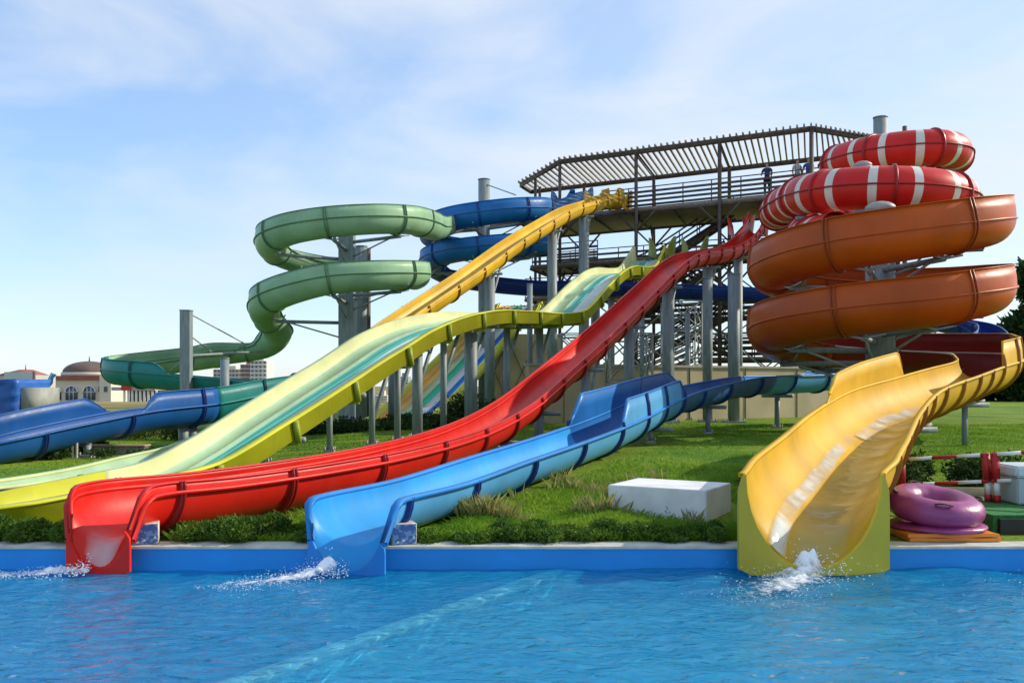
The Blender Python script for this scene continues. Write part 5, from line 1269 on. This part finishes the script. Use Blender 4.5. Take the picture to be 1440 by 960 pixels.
for px, lab, sh, tr, arm in ((1078, 'person in dark blue at the railing, leftmost of the three on the top deck', mnavy, mdk, 'rail'), (1121, 'person in a pale shirt, middle of the three on the top deck', mgrey, mdk, 'down'), (1137, 'person in a bright blue top right beside the striped tube', mblue, mblue, 'rail')):
    tt = (lambda k: ((k*52.2-2.7)/(.870+.493*k)))((px-720)/F); p = T3(tt, .55, LV[0]); 
    person((p.x, p.y, LV[0]), R(-28) if arm == 'rail' else R(20), lab, sh, tr, mhair, arm)
# ================================================================ FOAM
foam('white_water', 'white water at the red outlet', -4.08, 8.93, -1, -.18, 1.8, .30, 3, .08)
foam('white_water', 'white water at the light blue outlet', -1.72, 8.9, -1, -.75, 1.6, .36, 5, .10)
foam('white_water', 'white water at the yellow outlet', 2.90, 8.97, -.72, -1, 2.1, .55, 9, .15)
foam('white_water', 'foam flecks making the white sparkles at the right side of the pool', 5.9, 8.6, -1, -.9, 2.6, .9, 21, .0)  # white sparkles on the water are modelled as foam flecks
# ================================================================ CAMERA, LIGHT, SKY
cam = bpy.data.cameras.new('camera'); co = bpy.data.objects.new('camera', cam); C.objects.link(co); scene.camera = co
co.location = (0, 0, EYE); co.rotation_euler = (R(90), 0, 0)
cam.sensor_width = 36; cam.lens = 36*F/1440; cam.shift_y = (HZ-480)/1440; cam.clip_end = 6000; cam.clip_start = .1
SUN_EL = 30; to_sun = Vector((math.cos(R(14)), math.sin(R(14)), 0))*math.cos(R(SUN_EL))+Vector((0, 0, math.sin(R(SUN_EL))))
sun = bpy.data.lights.new('sun', 'SUN'); so = bpy.data.objects.new('sun', sun); C.objects.link(so)
so.rotation_euler = to_sun.to_track_quat('Z', 'Y').to_euler(); so.location = (30, -10, 40)
sun.energy = 4.5; sun.angle = R(.6); sun.color = (1, .90, .74)
w = bpy.data.worlds.new('World'); scene.world = w; w.use_nodes = True; nt = w.node_tree; bg = nt.nodes['Background']
sk = N(nt, 'ShaderNodeTexSky', sky_type='NISHITA'); sk.sun_disc = False; sk.sun_elevation = R(SUN_EL)
sk.sun_rotation = math.atan2(to_sun.x, to_sun.y); sk.altitude = 0; sk.air_density = 1.0; sk.dust_density = .3; sk.ozone_density = 2.5
tc = N(nt, 'ShaderNodeTexCoord')
mp = N(nt, 'ShaderNodeMapping'); mp.inputs['Scale'].default_value = (1.2, 1.2, 3.6); mp.inputs['Rotation'].default_value = (0, R(-16), 0)
nt.links.new(tc.outputs['Generated'], mp.inputs[0])
n1 = N(nt, 'ShaderNodeTexNoise'); n1.inputs['Scale'].default_value = 1.9; n1.inputs['Detail'].default_value = 7; n1.inputs['Roughness'].default_value = .55; n1.inputs['Distortion'].default_value = .5
nt.links.new(mp.outputs[0], n1.inputs['Vector'])
cr = N(nt, 'ShaderNodeValToRGB'); cr.color_ramp.elements[0].position = .42; cr.color_ramp.elements[0].color = (0, 0, 0, 1); cr.color_ramp.elements[1].position = .72
nt.links.new(n1.outputs['Fac'], cr.inputs[0])
# thin high haze lifts the clear-sky blue; more of it towards the sun side
hz = N(nt, 'ShaderNodeMix', data_type='RGBA', blend_type='ADD'); hz.inputs['Factor'].default_value = 1; hz.inputs['B'].default_value = (.8, 1.35, 2.4, 1)
nt.links.new(sk.outputs[0], hz.inputs['A'])
ml = N(nt, 'ShaderNodeMath', operation='MULTIPLY'); ml.inputs[1].default_value = .75; nt.links.new(cr.outputs[0], ml.inputs[0])
sp = N(nt, 'ShaderNodeSeparateXYZ'); nt.links.new(tc.outputs['Generated'], sp.inputs[0])
mr = N(nt, 'ShaderNodeMapRange'); mr.inputs['From Min'].default_value = -.45; mr.inputs['From Max'].default_value = .7; mr.inputs['To Min'].default_value = .02; mr.inputs['To Max'].default_value = .5
nt.links.new(sp.outputs['X'], mr.inputs['Value'])
ad = N(nt, 'ShaderNodeMath', operation='ADD', use_clamp=True); nt.links.new(mr.outputs[0], ad.inputs[1]); nt.links.new(ml.outputs[0], ad.inputs[0])
mx = N(nt, 'ShaderNodeMix', data_type='RGBA'); mx.inputs['B'].default_value = (5.6, 6.0, 6.5, 1)
nt.links.new(ad.outputs[0], mx.inputs['Factor']); nt.links.new(hz.outputs['Result'], mx.inputs['A'])
nt.links.new(mx.outputs['Result'], bg.inputs['Color']); bg.inputs['Strength'].default_value = .145
scene.view_settings.view_transform = 'Standard'; scene.view_settings.look = 'None'; scene.view_settings.exposure = .06; scene.view_settings.gamma = 1
scene.render.engine = 'CYCLES'; scene.cycles.transparent_max_bounces = 12
